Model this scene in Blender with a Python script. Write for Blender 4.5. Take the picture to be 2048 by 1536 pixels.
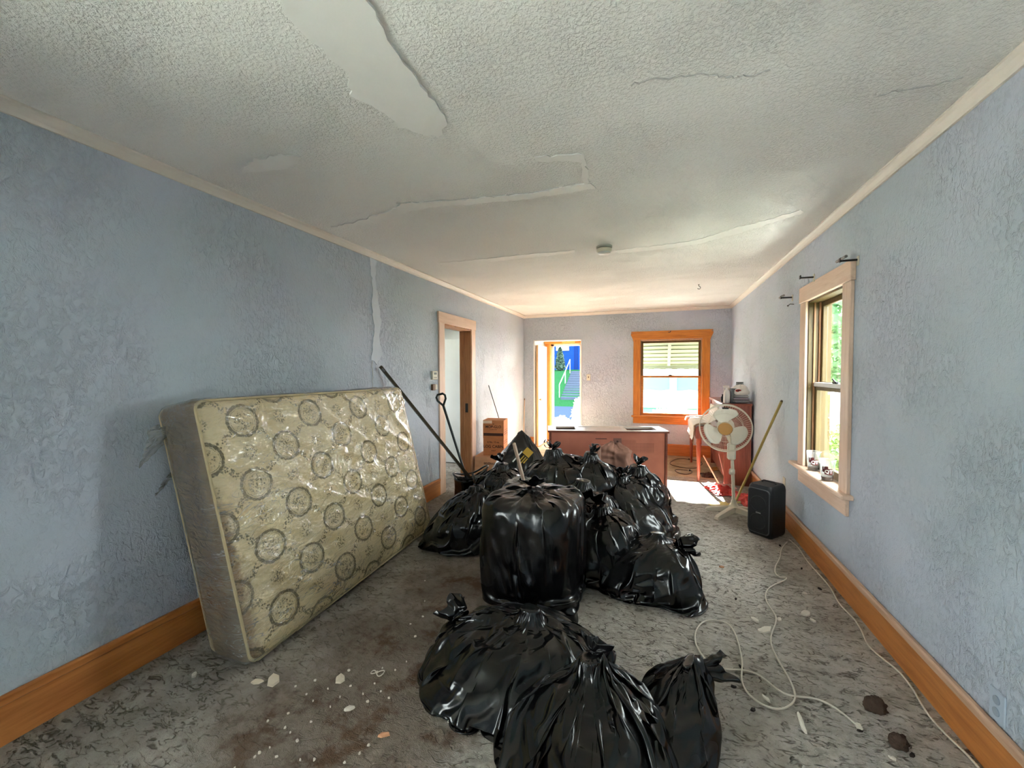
import bpy, math, random
import numpy as np
from mathutils import Matrix, Vector

PI = math.pi
for o in list(bpy.data.objects):
    bpy.data.objects.remove(o, do_unlink=True)
SC = bpy.context.scene
COL = SC.collection
random.seed(7)

# ------------------------------------------------------------------ camera
cam_d = bpy.data.cameras.new('camera')
cam_d.sensor_width = 36.0
cam_d.lens = 815.0 / 2048.0 * 36.0
cam_d.clip_start = 0.02
cam_d.clip_end = 400
cam = bpy.data.objects.new('camera', cam_d)
COL.objects.link(cam)
cam.matrix_world = (Matrix.Translation((0, 0, 1.519)) @ Matrix.Rotation(0.33992, 4, 'Z')
                    @ Matrix.Rotation(PI / 2 - 0.03106, 4, 'X') @ Matrix.Rotation(-0.00347, 4, 'Z'))
SC.camera = cam

# ------------------------------------------------------------------ sky, sun, exposure
SKY = 0.62
SUN = 5.8
EXPOSURE = 5.38
w = bpy.data.worlds.new('sky')
SC.world = w
w.use_nodes = True
bg = w.node_tree.nodes['Background']
bg.inputs[0].default_value = (0.92, 0.965, 1.0, 1)
bg.inputs[1].default_value = SKY
sd = bpy.data.lights.new('sun', 'SUN')
sd.energy = SUN
sd.angle = math.radians(0.6)
sd.color = (1.0, 0.985, 0.955)
so = bpy.data.objects.new('sun', sd)
COL.objects.link(so)
sun_dir = Vector((0.16, -0.987, -0.40)).normalized()
so.rotation_euler = sun_dir.to_track_quat('-Z', 'Y').to_euler()
so.location = (-6, 40, 25)
SC.cycles.max_bounces = 7
SC.cycles.diffuse_bounces = 5
SC.cycles.glossy_bounces = 4
SC.cycles.transparent_max_bounces = 12
SC.cycles.caustics_reflective = False
SC.cycles.caustics_refractive = False
SC.cycles.use_adaptive_sampling = True
SC.cycles.adaptive_threshold = 0.05
SC.cycles.adaptive_min_samples = 26
SC.view_settings.view_transform = 'Standard'
SC.view_settings.look = 'None'
SC.view_settings.gamma = 1
SC.view_settings.use_curve_mapping = False
SC.view_settings.exposure = EXPOSURE


def portal(name, loc, rot, sx, sy):
    d = bpy.data.lights.new(name, 'AREA')
    d.shape = 'RECTANGLE'
    d.size = sx
    d.size_y = sy
    d.cycles.is_portal = True
    o = bpy.data.objects.new(name, d)
    COL.objects.link(o)
    o.location = loc
    o.rotation_euler = rot


# ------------------------------------------------------------------ room dimensions
XL, XR, YB, YF, H = -2.514, 1.208, 7.82, -2.4, 2.63
TW = 0.16

# light comes in through these openings
portal('portal_entry', (-1.83, 8.80, 1.05), (-PI / 2, 0, 0), 0.66, 2.0)
portal('portal_window_back', (0.24, 8.00, 1.39), (-PI / 2, 0, 0), 1.0, 1.36)
portal('portal_window_right', (1.40, 3.72, 1.40), (0, PI / 2, 0), 1.40, 0.74)
portal("portal_fill_window", (XL - TW - .02, -1.0, 1.36), (0, -PI / 2, 0), 1.72, 1.6)
portal('portal_hall', (-4.72, 5.55, 1.4), (0, -PI / 2, 0), 1.0, .7)


# ------------------------------------------------------------------ node helpers
class NT:
    def __init__(s, name):
        s.m = bpy.data.materials.new(name)
        s.m.use_nodes = True
        s.t = s.m.node_tree
        s.n = s.t.nodes
        s.p = s.n['Principled BSDF']
        s.out = s.n['Material Output']

    def link(s, a, b):
        s.t.links.new(a, b)

    def val(s, sock, v):
        if isinstance(v, (int, float)):
            sock.default_value = v
        elif isinstance(v, (tuple, list)):
            if len(v) == 3 and len(sock.default_value) == 4:
                v = (*v, 1)
            sock.default_value = v
        else:
            s.link(v, sock)

    def math(s, op, a, b=0.0, c=0.0, clamp=False):
        n = s.n.new('ShaderNodeMath')
        n.operation = op
        n.use_clamp = clamp
        s.val(n.inputs[0], a)
        s.val(n.inputs[1], b)
        s.val(n.inputs[2], c)
        return n.outputs[0]

    def vmath(s, op, a, b=(0, 0, 0)):
        n = s.n.new('ShaderNodeVectorMath')
        n.operation = op
        s.val(n.inputs[0], a)
        s.val(n.inputs[1], b)
        return n.outputs[0]

    def pos(s):
        return s.n.new('ShaderNodeNewGeometry').outputs['Position']

    def coord(s, which='Object'):
        return s.n.new('ShaderNodeTexCoord').outputs[which]

    def uv(s):
        return s.n.new('ShaderNodeTexCoord').outputs['UV']

    def mapping(s, v, scale=(1, 1, 1), loc=(0, 0, 0), rot=(0, 0, 0)):
        n = s.n.new('ShaderNodeMapping')
        s.link(v, n.inputs[0])
        n.inputs['Scale'].default_value = scale
        n.inputs['Location'].default_value = loc
        n.inputs['Rotation'].default_value = rot
        return n.outputs[0]

    def noise(s, v, scale=5, detail=3, rough=.5, dist=0.0):
        n = s.n.new('ShaderNodeTexNoise')
        if v is not None:
            s.link(v, n.inputs['Vector'])
        n.inputs['Scale'].default_value = scale
        n.inputs['Detail'].default_value = detail
        n.inputs['Roughness'].default_value = rough
        n.inputs['Distortion'].default_value = dist
        return n.outputs[0]

    def noisec(s, v, scale=5, detail=3):
        n = s.n.new('ShaderNodeTexNoise')
        s.link(v, n.inputs['Vector'])
        n.inputs['Scale'].default_value = scale
        n.inputs['Detail'].default_value = detail
        return n.outputs[1]

    def voro(s, v, scale=5, feature='F1', out=0, rnd=1.0):
        n = s.n.new('ShaderNodeTexVoronoi')
        n.feature = feature
        s.link(v, n.inputs['Vector'])
        n.inputs['Scale'].default_value = scale
        n.inputs['Randomness'].default_value = rnd
        return n.outputs[out]

    def ramp(s, f, stops, interp='LINEAR'):
        n = s.n.new('ShaderNodeValToRGB')
        s.val(n.inputs[0], f)
        r = n.color_ramp
        r.interpolation = interp
        while len(r.elements) < len(stops):
            r.elements.new(0.5)
        for e, (p, c) in zip(r.elements, stops):
            e.position = p
            e.color = (*c, 1) if isinstance(c, tuple) else (c, c, c, 1)
        return n.outputs[0]

    def step(s, x, a, b):
        n = s.n.new('ShaderNodeMapRange')
        n.interpolation_type = 'SMOOTHSTEP'
        s.val(n.inputs[0], x)
        n.inputs[1].default_value = a
        n.inputs[2].default_value = b
        return n.outputs[0]

    def mix(s, f, a, b, blend='MIX'):
        n = s.n.new('ShaderNodeMix')
        n.data_type = 'RGBA'
        n.blend_type = blend
        s.val(n.inputs[0], f)
        s.val(n.inputs[6], a)
        s.val(n.inputs[7], b)
        return n.outputs[2]

    def bump(s, h, strength=.5, dist=.01, normal=None):
        n = s.n.new('ShaderNodeBump')
        n.inputs['Strength'].default_value = strength
        n.inputs['Distance'].default_value = dist
        s.link(h, n.inputs['Height'])
        if normal is not None:
            s.link(normal, n.inputs['Normal'])
        return n.outputs[0]

    def set(s, col=None, rough=None, metal=None, spec=None, normal=None, **kw):
        if col is not None:
            s.val(s.p.inputs['Base Color'], col)
        if rough is not None:
            s.val(s.p.inputs['Roughness'], rough)
        if metal is not None:
            s.val(s.p.inputs['Metallic'], metal)
        if spec is not None:
            s.val(s.p.inputs['Specular IOR Level'], spec)
        if normal is not None:
            s.link(normal, s.p.inputs['Normal'])
        for k, v in kw.items():
            s.val(s.p.inputs[k], v)
        return s.m


def lin(r, g, b):
    def f(c):
        c = c / 255.0
        return c / 12.92 if c <= .04045 else ((c + .055) / 1.055) ** 2.4
    return (f(r), f(g), f(b))


MATS = {}


def plain(name, rgb, rough=.5, metal=0, spec=.5, var=.12, scale=8, bump=0.0, bscale=60, bdist=.002):
    """colour with slight natural variation and optional fine relief"""
    if name in MATS:
        return MATS[name]
    t = NT(name)
    c = lin(*rgb)
    v = t.coord('Object')
    n = t.noise(v, scale, 4)
    col = t.mix(n, tuple(x * (1 - var) for x in c), tuple(min(1, x * (1 + var)) for x in c))
    nm = t.bump(t.noise(v, bscale, 3), bump, bdist) if bump else None
    MATS[name] = t.set(col, rough, metal, spec, nm)
    return MATS[name]


def wood(name, rgb, rgb2, axis='Z', rough=.45, scale=1.0):
    if name in MATS:
        return MATS[name]
    t = NT(name)
    sc = {'X': (2, 26, 26), 'Y': (26, 2, 26), 'Z': (26, 26, 2)}[axis]
    v = t.mapping(t.pos(), tuple(k * scale for k in sc))
    n = t.noise(v, 1.5, 5, .6, .6)
    big = t.noise(t.pos(), 2.2, 2)
    f = t.math('ADD', t.math('MULTIPLY', n, .75), t.math('MULTIPLY', big, .35))
    col = t.ramp(f, [(.32, lin(*rgb2)), (.62, lin(*rgb))])
    MATS[name] = t.set(col, rough, 0, .4, t.bump(n, .12, .002))
    return MATS[name]


# ------------------------------------------------------------------ mesh helpers
class MB:
    def __init__(s):
        s.v = []
        s.f = []
        s.mi = []
        s.uv = None

    def add(s, vs, fs, mi=0):
        b = len(s.v)
        s.v.extend([tuple(map(float, p)) for p in vs])
        s.f.extend([tuple(i + b for i in f) for f in fs])
        s.mi.extend([mi] * len(fs))
        return s

    def box(s, x0, x1, y0, y1, z0, z1, mi=0, bev=0.0, M=None):
        if bev > 0:
            b = min(bev, abs(x1 - x0) / 2.01, abs(y1 - y0) / 2.01, abs(z1 - z0) / 2.01)
            vs, fs = [], []
            ids = {}
            for i, X in enumerate((x0, x1)):
                for j, Y in enumerate((y0, y1)):
                    for k, Z in enumerate((z0, z1)):
                        sx, sy, sz = (1 - 2 * i), (1 - 2 * j), (1 - 2 * k)
                        for a, off in enumerate(((0, sy * b, sz * b), (sx * b, 0, sz * b), (sx * b, sy * b, 0))):
                            ids[(i, j, k, a)] = len(vs)
                            vs.append((X + off[0], Y + off[1], Z + off[2]))
            g = lambda i, j, k, a: ids[(i, j, k, a)]
            for i in (0, 1):
                q = [g(i, 0, 0, 0), g(i, 1, 0, 0), g(i, 1, 1, 0), g(i, 0, 1, 0)]
                fs.append(q if i else q[::-1])
                q = [g(0, i, 0, 1), g(0, i, 1, 1), g(1, i, 1, 1), g(1, i, 0, 1)]
                fs.append(q if i else q[::-1])
                q = [g(0, 0, i, 2), g(1, 0, i, 2), g(1, 1, i, 2), g(0, 1, i, 2)]
                fs.append(q if i else q[::-1])
            for i in (0, 1):
                for j in (0, 1):
                    fs.append([g(i, j, 0, 0), g(i, j, 1, 0), g(i, j, 1, 1), g(i, j, 0, 1)])
                    fs.append([g(i, 0, j, 0), g(i, 1, j, 0), g(i, 1, j, 2), g(i, 0, j, 2)])
                    fs.append([g(0, i, j, 1), g(1, i, j, 1), g(1, i, j, 2), g(0, i, j, 2)])
                    for k in (0, 1):
                        fs.append([g(i, j, k, 0), g(i, j, k, 1), g(i, j, k, 2)])
            c = Vector(((x0 + x1) / 2, (y0 + y1) / 2, (z0 + z1) / 2))
            out = []
            for f in fs:
                p = [Vector(vs[q]) for q in f]
                nrm = (p[1] - p[0]).cross(p[2] - p[0])
                mid = sum(p, Vector()) / len(p)
                out.append(f if nrm.dot(mid - c) > 0 else f[::-1])
            fs = out
        else:
            vs = [(x, y, z) for x in (x0, x1) for y in (y0, y1) for z in (z0, z1)]
            fs = [(0, 1, 3, 2), (4, 6, 7, 5), (0, 4, 5, 1), (2, 3, 7, 6), (0, 2, 6, 4), (1, 5, 7, 3)]
        if M is not None:
            vs = [M @ Vector(p) for p in vs]
        return s.add(vs, fs, mi)

    def tube(s, pts, r, seg=8, cap=True, mi=0):
        pts = [Vector(p) for p in pts]
        n = len(pts)
        rs = r if isinstance(r, (list, tuple)) else [r] * n
        vs, fs = [], []
        up = None
        for i, p in enumerate(pts):
            d = (pts[min(i + 1, n - 1)] - pts[max(i - 1, 0)])
            d = d.normalized() if d.length > 1e-9 else Vector((0, 0, 1))
            if up is None:
                up = d.orthogonal().normalized()
            else:
                up = (up - d * up.dot(d))
                up = up.normalized() if up.length > 1e-6 else d.orthogonal().normalized()
            b = d.cross(up)
            for k in range(seg):
                a = 2 * PI * k / seg
                vs.append(p + (up * math.cos(a) + b * math.sin(a)) * rs[i])
        for i in range(n - 1):
            for k in range(seg):
                fs.append((i * seg + k, i * seg + (k + 1) % seg, (i + 1) * seg + (k + 1) % seg, (i + 1) * seg + k))
        if cap:
            fs.append(tuple(range(seg - 1, -1, -1)))
            fs.append(tuple((n - 1) * seg + k for k in range(seg)))
        return s.add(vs, fs, mi)

    def lathe(s, prof, seg=24, M=None, mi=0, cap=True):
        vs, fs = [], []
        for r, z in prof:
            for k in range(seg):
                a = 2 * PI * k / seg
                vs.append(Vector((r * math.cos(a), r * math.sin(a), z)))
        n = len(prof)
        for i in range(n - 1):
            for k in range(seg):
                fs.append((i * seg + k, i * seg + (k + 1) % seg, (i + 1) * seg + (k + 1) % seg, (i + 1) * seg + k))
        if cap:
            fs.append(tuple(range(seg - 1, -1, -1)))
            fs.append(tuple((n - 1) * seg + k for k in range(seg)))
        if M is not None:
            vs = [M @ p for p in vs]
        return s.add(vs, fs, mi)

    def prism(s, poly, fn, d0, d1, mi=0):
        """extrude a 2D outline: fn(u,v,d) -> 3D"""
        n = len(poly)
        vs = [fn(u, v, d0) for u, v in poly] + [fn(u, v, d1) for u, v in poly]
        fs = [tuple(range(n - 1, -1, -1)), tuple(range(n, 2 * n))]
        for i in range(n):
            j = (i + 1) % n
            fs.append((i, j, n + j, n + i))
        return s.add(vs, fs, mi)

    def grid(s, P, closed_u=False, mi=0):
        """P array (nv,nu,3)"""
        nv, nu = P.shape[:2]
        vs = P.reshape(-1, 3)
        fs = []
        for j in range(nv - 1):
            for i in range(nu if closed_u else nu - 1):
                k = (i + 1) % nu
                fs.append((j * nu + i, j * nu + k, (j + 1) * nu + k, (j + 1) * nu + i))
        return s.add(vs, fs, mi)

    def build(s, name, mat, parent=None, smooth=False, recalc=True):
        me = bpy.data.meshes.new(name)
        me.from_pydata(s.v, [], s.f)
        mats = mat if isinstance(mat, (list, tuple)) else [mat]
        for m in mats:
            me.materials.append(m)
        if len(mats) > 1:
            me.polygons.foreach_set('material_index', s.mi)
        if recalc:
            import bmesh
            bm = bmesh.new()
            bm.from_mesh(me)
            bmesh.ops.recalc_face_normals(bm, faces=bm.faces)
            bm.to_mesh(me)
            bm.free()
        if smooth:
            me.polygons.foreach_set('use_smooth', [True] * len(me.polygons))
            if smooth != 'all':
                try:
                    me.set_sharp_from_angle(angle=math.radians(40))
                except Exception:
                    pass
        me.update()
        o = bpy.data.objects.new(name, me)
        COL.objects.link(o)
        if parent is not None:
            o.parent = parent
        return o


def tag(o, label=None, cat=None, group=None, kind=None):
    if label:
        o['label'] = label
    if cat:
        o['category'] = cat
    if group:
        o['group'] = group
    if kind:
        o['kind'] = kind
    return o


def thing(name, label, cat, loc=(0, 0, 0), rz=0.0, group=None, rot=None):
    o = bpy.data.objects.new(name, None)
    o.empty_display_size = .1
    COL.objects.link(o)
    o.location = loc
    o.rotation_euler = rot if rot else (0, 0, rz)
    return tag(o, label, cat, group)


def struct(name, loc=(0, 0, 0)):
    o = bpy.data.objects.new(name, None)
    COL.objects.link(o)
    o.location = loc
    o['kind'] = 'structure'
    return o


def S(o):
    o['kind'] = 'structure'
    return o


def text(name, body, size, M, mat, parent=None, depth=.0006, align='CENTER', sx=1.0):
    cu = bpy.data.curves.new(name, 'FONT')
    cu.body = body
    cu.size = size
    cu.align_x = align
    cu.align_y = 'CENTER'
    cu.extrude = depth
    cu.offset = size * .022
    t = bpy.data.objects.new(name + '_src', cu)
    COL.objects.link(t)
    bpy.context.view_layer.update()
    dg = bpy.context.evaluated_depsgraph_get()
    me = bpy.data.meshes.new_from_object(t.evaluated_get(dg))
    bpy.data.objects.remove(t, do_unlink=True)
    me.transform(M @ Matrix.Diagonal((sx, 1, 1, 1)))
    me.materials.clear()
    me.materials.append(mat)
    me.name = name
    o = bpy.data.objects.new(name, me)
    COL.objects.link(o)
    if parent is not None:
        o.parent = parent
    return o


def frame(loc, xdir, zdir):
    """matrix whose local X is xdir and local Z (text normal) is zdir"""
    x = Vector(xdir).normalized()
    z = Vector(zdir).normalized()
    y = z.cross(x).normalized()
    x = y.cross(z)
    m = Matrix((x, y, z)).transposed().to_4x4()
    m.translation = Vector(loc)
    return m


# ---- numpy noise
_rs = np.random.RandomState(3)
_perm = _rs.permutation(512)
_perm = np.concatenate([_perm, _perm, _perm])
_grad = _rs.normal(size=(512, 3))
_grad /= np.linalg.norm(_grad, axis=1)[:, None]


def perlin(p):
    p = np.asarray(p, float)
    i = np.floor(p).astype(int)
    f = p - i
    u = f * f * f * (f * (f * 6 - 15) + 10)
    i &= 511
    r = 0
    for a in (0, 1):
        for b in (0, 1):
            for c in (0, 1):
                h = _perm[_perm[_perm[(i[..., 0] + a) & 511] + ((i[..., 1] + b) & 511)] + ((i[..., 2] + c) & 511)] % 512
                g = _grad[h]
                d = f - np.array([a, b, c])
                wgt = (u[..., 0] if a else 1 - u[..., 0]) * (u[..., 1] if b else 1 - u[..., 1]) * (u[..., 2] if c else 1 - u[..., 2])
                r = r + wgt * (g * d).sum(-1)
    return r


def fbm(p, o=3):
    r, a = 0, 1.0
    for k in range(o):
        r = r + a * perlin(p * 2 ** k + 17.3 * k)
        a *= .5
    return r


def vor1(p, seeds):
    """distance to nearest seed"""
    d2 = ((p[:, None, :] - seeds[None]) ** 2).sum(-1)
    return np.sqrt(d2.min(1) + 1e-5)


# ================================================================== MATERIALS
def m_wall():
    t = NT('wall_paint')
    p = t.pos()
    big = t.noise(p, 1.1, 3)
    mid = t.noise(p, 9, 4, .6)
    c = t.mix(t.step(big, .35, .7), lin(186, 198, 208), lin(194, 201, 216))
    c = t.mix(t.math('MULTIPLY', t.step(mid, .55, .75), .25), c, lin(168, 182, 194))
    stroke = t.noise(t.mapping(p, (38, 38, 24)), 1.0, 4, .62, .8)
    area = t.noise(p, 1.6, 2)
    h = t.math('MULTIPLY', t.step(stroke, .42, .72), t.math('ADD', t.step(area, .38, .62), .25))
    h = t.math('ADD', h, t.math('MULTIPLY', t.noise(p, 130, 2), .25))
    return t.set(c, .55, 0, .35, t.bump(h, .8, .010))


def m_ceiling():
    t = NT('ceiling_plaster')
    p = t.pos()
    c = t.mix(t.noise(p, 1.3, 3), lin(234, 233, 229), lin(242, 241, 237))
    v = t.voro(t.vmath('ADD', t.mapping(p, (1, 1, 1)), t.vmath('SCALE', t.noisec(p, 40, 2))), 48)
    n = t.noise(p, 70, 4, .65)
    area = t.noise(t.mapping(p, (1, 1.6, 1)), 1.3, 3, .55)
    m = t.math('ADD', t.math('MULTIPLY', t.step(area, .36, .60), .5), .35)
    h = t.math('MULTIPLY', t.step(n, .40, .70), m)
    broad = t.noise(t.mapping(p, (.8, 3.0, 1)), 2.6, 4, .6, .8)
    nm = t.bump(broad, .22, .02)
    return t.set(c, .75, 0, .25, t.bump(h, .8, .009, nm))


def m_carpet():
    t = NT('sculpted_carpet')
    p = t.pos()
    warp = t.vmath('MULTIPLY', t.vmath('SUBTRACT', t.noisec(p, 7, 3), (.5, .5, .5)), (.09, .09, 0))
    q = t.vmath('ADD', p, warp)
    c1 = t.noise(t.mapping(q, (8, 21, 1), rot=(0, 0, .22)), 1.0, 2, .5, .5)
    c2 = t.noise(t.mapping(q, (13, 30, 1), rot=(0, 0, -.30), loc=(3, 7, 0)), 1.0, 2, .5, .4)
    l1 = t.math('SUBTRACT', 1.0, t.step(t.math('ABSOLUTE', t.math('SUBTRACT', c1, .5)), .004, .030))
    l2 = t.math('SUBTRACT', 1.0, t.step(t.math('ABSOLUTE', t.math('SUBTRACT', c2, .52)), .004, .026))
    l1 = t.math('MULTIPLY', l1, t.step(t.noise(p, 17, 2), .42, .56))
    l2 = t.math('MULTIPLY', l2, t.step(t.noise(p, 21, 2), .46, .58))
    line = t.math('MAXIMUM', l1, t.math('MULTIPLY', l2, .75))
    x = t.n.new('ShaderNodeSeparateXYZ')
    t.link(p, x.inputs[0])
    px, py = x.outputs[0], x.outputs[1]
    tone = t.noise(p, 1.7, 4, .6)
    base = t.ramp(tone, [(.3, lin(158, 150, 138)), (.5, lin(184, 177, 167)), (.72, lin(202, 197, 188))])
    mot = t.noise(p, 18, 4, .7)
    base = t.mix(t.math('MULTIPLY', t.step(mot, .42, .66), .5), base, lin(146, 138, 126))
    # worn brown track with an uneven edge
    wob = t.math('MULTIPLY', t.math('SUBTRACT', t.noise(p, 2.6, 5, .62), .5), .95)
    dx = t.math('ABSOLUTE', t.math('ADD', t.math('ADD', px, 1.18), wob))
    track = t.math('SUBTRACT', 1.0, t.step(dx, .25, .75))
    track = t.math('MULTIPLY', track, t.math('SUBTRACT', 1.0, t.step(py, 2.6, 3.8)))
    left_grey = t.math('SUBTRACT', 1.0, t.step(t.math('ADD', px, t.math('MULTIPLY', wob, .8)), -1.0, .1))  # darker grey towards the left, with an uneven edge
    left_grey = t.math('MULTIPLY', left_grey, t.math('ADD', t.math('MULTIPLY', t.step(t.noise(p, 3.3, 4, .6), .35, .65), .40), .28))
    base = t.mix(left_grey, base, lin(118, 112, 104))
    blot = t.step(t.noise(p, 5.5, 4, .65), .46, .66)
    dirt = t.math('MULTIPLY', track, t.math('ADD', t.math('MULTIPLY', blot, .42), .50))
    base = t.mix(dirt, base, lin(88, 64, 46))
    # tan zone without crevices by the far wall
    far = t.step(t.math('ADD', py, t.math('MULTIPLY', wob, .35)), 6.15, 6.35)
    tan = t.ramp(t.noise(p, 5, 4), [(.3, lin(160, 140, 112)), (.7, lin(196, 176, 146))])
    base = t.mix(far, base, tan)
    spk = t.step(t.noise(p, 60, 2), .66, .72)
    base = t.mix(t.math('MULTIPLY', spk, .45), base, lin(70, 62, 54))
    amt = t.math('MULTIPLY', t.math('SUBTRACT', 1.0, far), t.math('SUBTRACT', 1.0, t.math('MULTIPLY', track, .65)))
    base = t.mix(t.math('MULTIPLY', t.math('MULTIPLY', line, amt), .62), base, lin(84, 76, 64))
    pile = t.noise(p, 260, 2)
    h = t.math('SUBTRACT', t.math('ADD', t.math('MULTIPLY', pile, .28), t.math('MULTIPLY', t.noise(p, 22, 4, .6), 1.1)), t.math('MULTIPLY', t.math('MULTIPLY', line, amt), 1.0))
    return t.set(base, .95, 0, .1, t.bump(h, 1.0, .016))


def m_bag(name='black_bag_plastic', base=(0.0012, 0.0012, 0.0016), rough=.20):
    t = NT(name)
    p = t.coord('Object')
    n1 = t.noise(t.mapping(p, (1, 1, .6)), 9, 3, .5)
    n2 = t.noise(p, 38, 3, .55)
    nm = t.bump(n1, .22, .015)
    nm = t.bump(n2, .10, .004, nm)
    r = t.ramp(t.noise(p, 5, 2), [(.3, rough - .05), (.7, rough + .10)])
    return t.set(base, r, 0, .55, nm)


def m_ticking():
    t = NT('floral_ticking')
    uv = t.uv()
    warp = t.vmath('MULTIPLY', t.vmath('SUBTRACT', t.noisec(uv, 60, 2), (.5, .5, .5)), (.018, .018, 0))
    q = t.vmath('ADD', uv, warp)
    leaf = t.voro(uv, 85)
    leafm = t.math('SUBTRACT', 1.0, t.step(leaf, .36, .60))
    frond = t.step(t.noise(uv, 100, 3, .6, 1.0), .40, .50)
    fine = t.math('MULTIPLY', leafm, frond)
    total = None

    def cellxy(ox, oy, px=.50, py=.36):
        s = t.n.new('ShaderNodeSeparateXYZ')
        t.link(q, s.inputs[0])
        a = t.math('SUBTRACT', t.math('FRACT', t.math('ADD', t.math('DIVIDE', s.outputs[0], px), ox + .5)), .5)
        b = t.math('SUBTRACT', t.math('FRACT', t.math('ADD', t.math('DIVIDE', s.outputs[1], py), oy + .5)), .5)
        return t.math('MULTIPLY', a, px), t.math('MULTIPLY', b, py)

    def acc(m):
        nonlocal total
        total = m if total is None else t.math('MAXIMUM', total, m)
    rad = []
    xy = []
    for ox, oy in ((0, 0), (.5, .5)):
        x, y = cellxy(ox, oy)
        xy.append((x, y))
        rad.append(t.math('SQRT', t.math('ADD', t.math('POWER', t.math('DIVIDE', x, .095), 2.0), t.math('POWER', t.math('DIVIDE', y, .088), 2.0))))
    outside = t.step(t.math('MINIMUM', rad[0], rad[1]), 1.02, 1.12)
    for k, (ox, oy) in enumerate(((0, 0), (.5, .5))):
        x, y = xy[k]
        r = rad[k]
        ring = t.math('SUBTRACT', 1.0, t.step(t.math('ABSOLUTE', t.math('SUBTRACT', r, .97)), .075, .12))
        ring2 = t.math('MULTIPLY', t.math('SUBTRACT', 1.0, t.step(t.math('ABSOLUTE', t.math('SUBTRACT', r, .80)), .015, .04)), .75)
        acc(t.math('MULTIPLY', ring, t.math('ADD', t.math('MULTIPLY', frond, .35), .65)))
        acc(t.math('MULTIPLY', ring2, frond))
        inside = t.math('SUBTRACT', 1.0, t.step(r, .50, .72))
        acc(t.math('MULTIPLY', inside, fine))
        bx, by = cellxy(ox, oy + .5)
        rb = t.math('SQRT', t.math('ADD', t.math('POWER', t.math('DIVIDE', bx, .058), 2.0), t.math('POWER', t.math('DIVIDE', by, .052), 2.0)))
        acc(t.math('MULTIPLY', t.math('SUBTRACT', 1.0, t.step(rb, .6, 1.0)), fine))
        ax = t.math('ABSOLUTE', x)
        ay = t.math('ABSOLUTE', y)
        g = t.math('ABSOLUTE', t.math('SUBTRACT', ay, t.math('ADD', t.math('MULTIPLY', ax, .72), t.math('MULTIPLY', t.math('SINE', t.math('MULTIPLY', ax, 60.0)), .012))))
        gl = t.math('MULTIPLY', t.math('SUBTRACT', 1.0, t.step(g, .012, .022)), outside)
        acc(t.math('MULTIPLY', t.math('MULTIPLY', gl, leafm), .95))
    cream = t.ramp(t.noise(uv, 4, 4), [(.3, lin(228, 204, 154)), (.7, lin(242, 224, 180))])
    s = t.n.new('ShaderNodeSeparateXYZ')
    t.link(uv, s.inputs[0])
    # brown water stain creeping in from the near end
    edge = t.math('SUBTRACT', 1.0, t.step(t.math('ADD', s.outputs[0], t.math('MULTIPLY', t.math('SUBTRACT', t.noise(uv, 9, 4, .65), .5), .22)), .02, .10))
    low = t.math('SUBTRACT', 1.0, t.step(s.outputs[1], .75, 1.0))
    cream = t.mix(t.math('MULTIPLY', t.math('MULTIPLY', edge, low), .85), cream, lin(128, 88, 48))
    col = t.mix(t.math('MULTIPLY', total, .88), cream, lin(84, 70, 38))
    return t.set(col, .8, 0, .2, t.bump(t.noise(uv, 30, 3), .3, .01))


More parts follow.
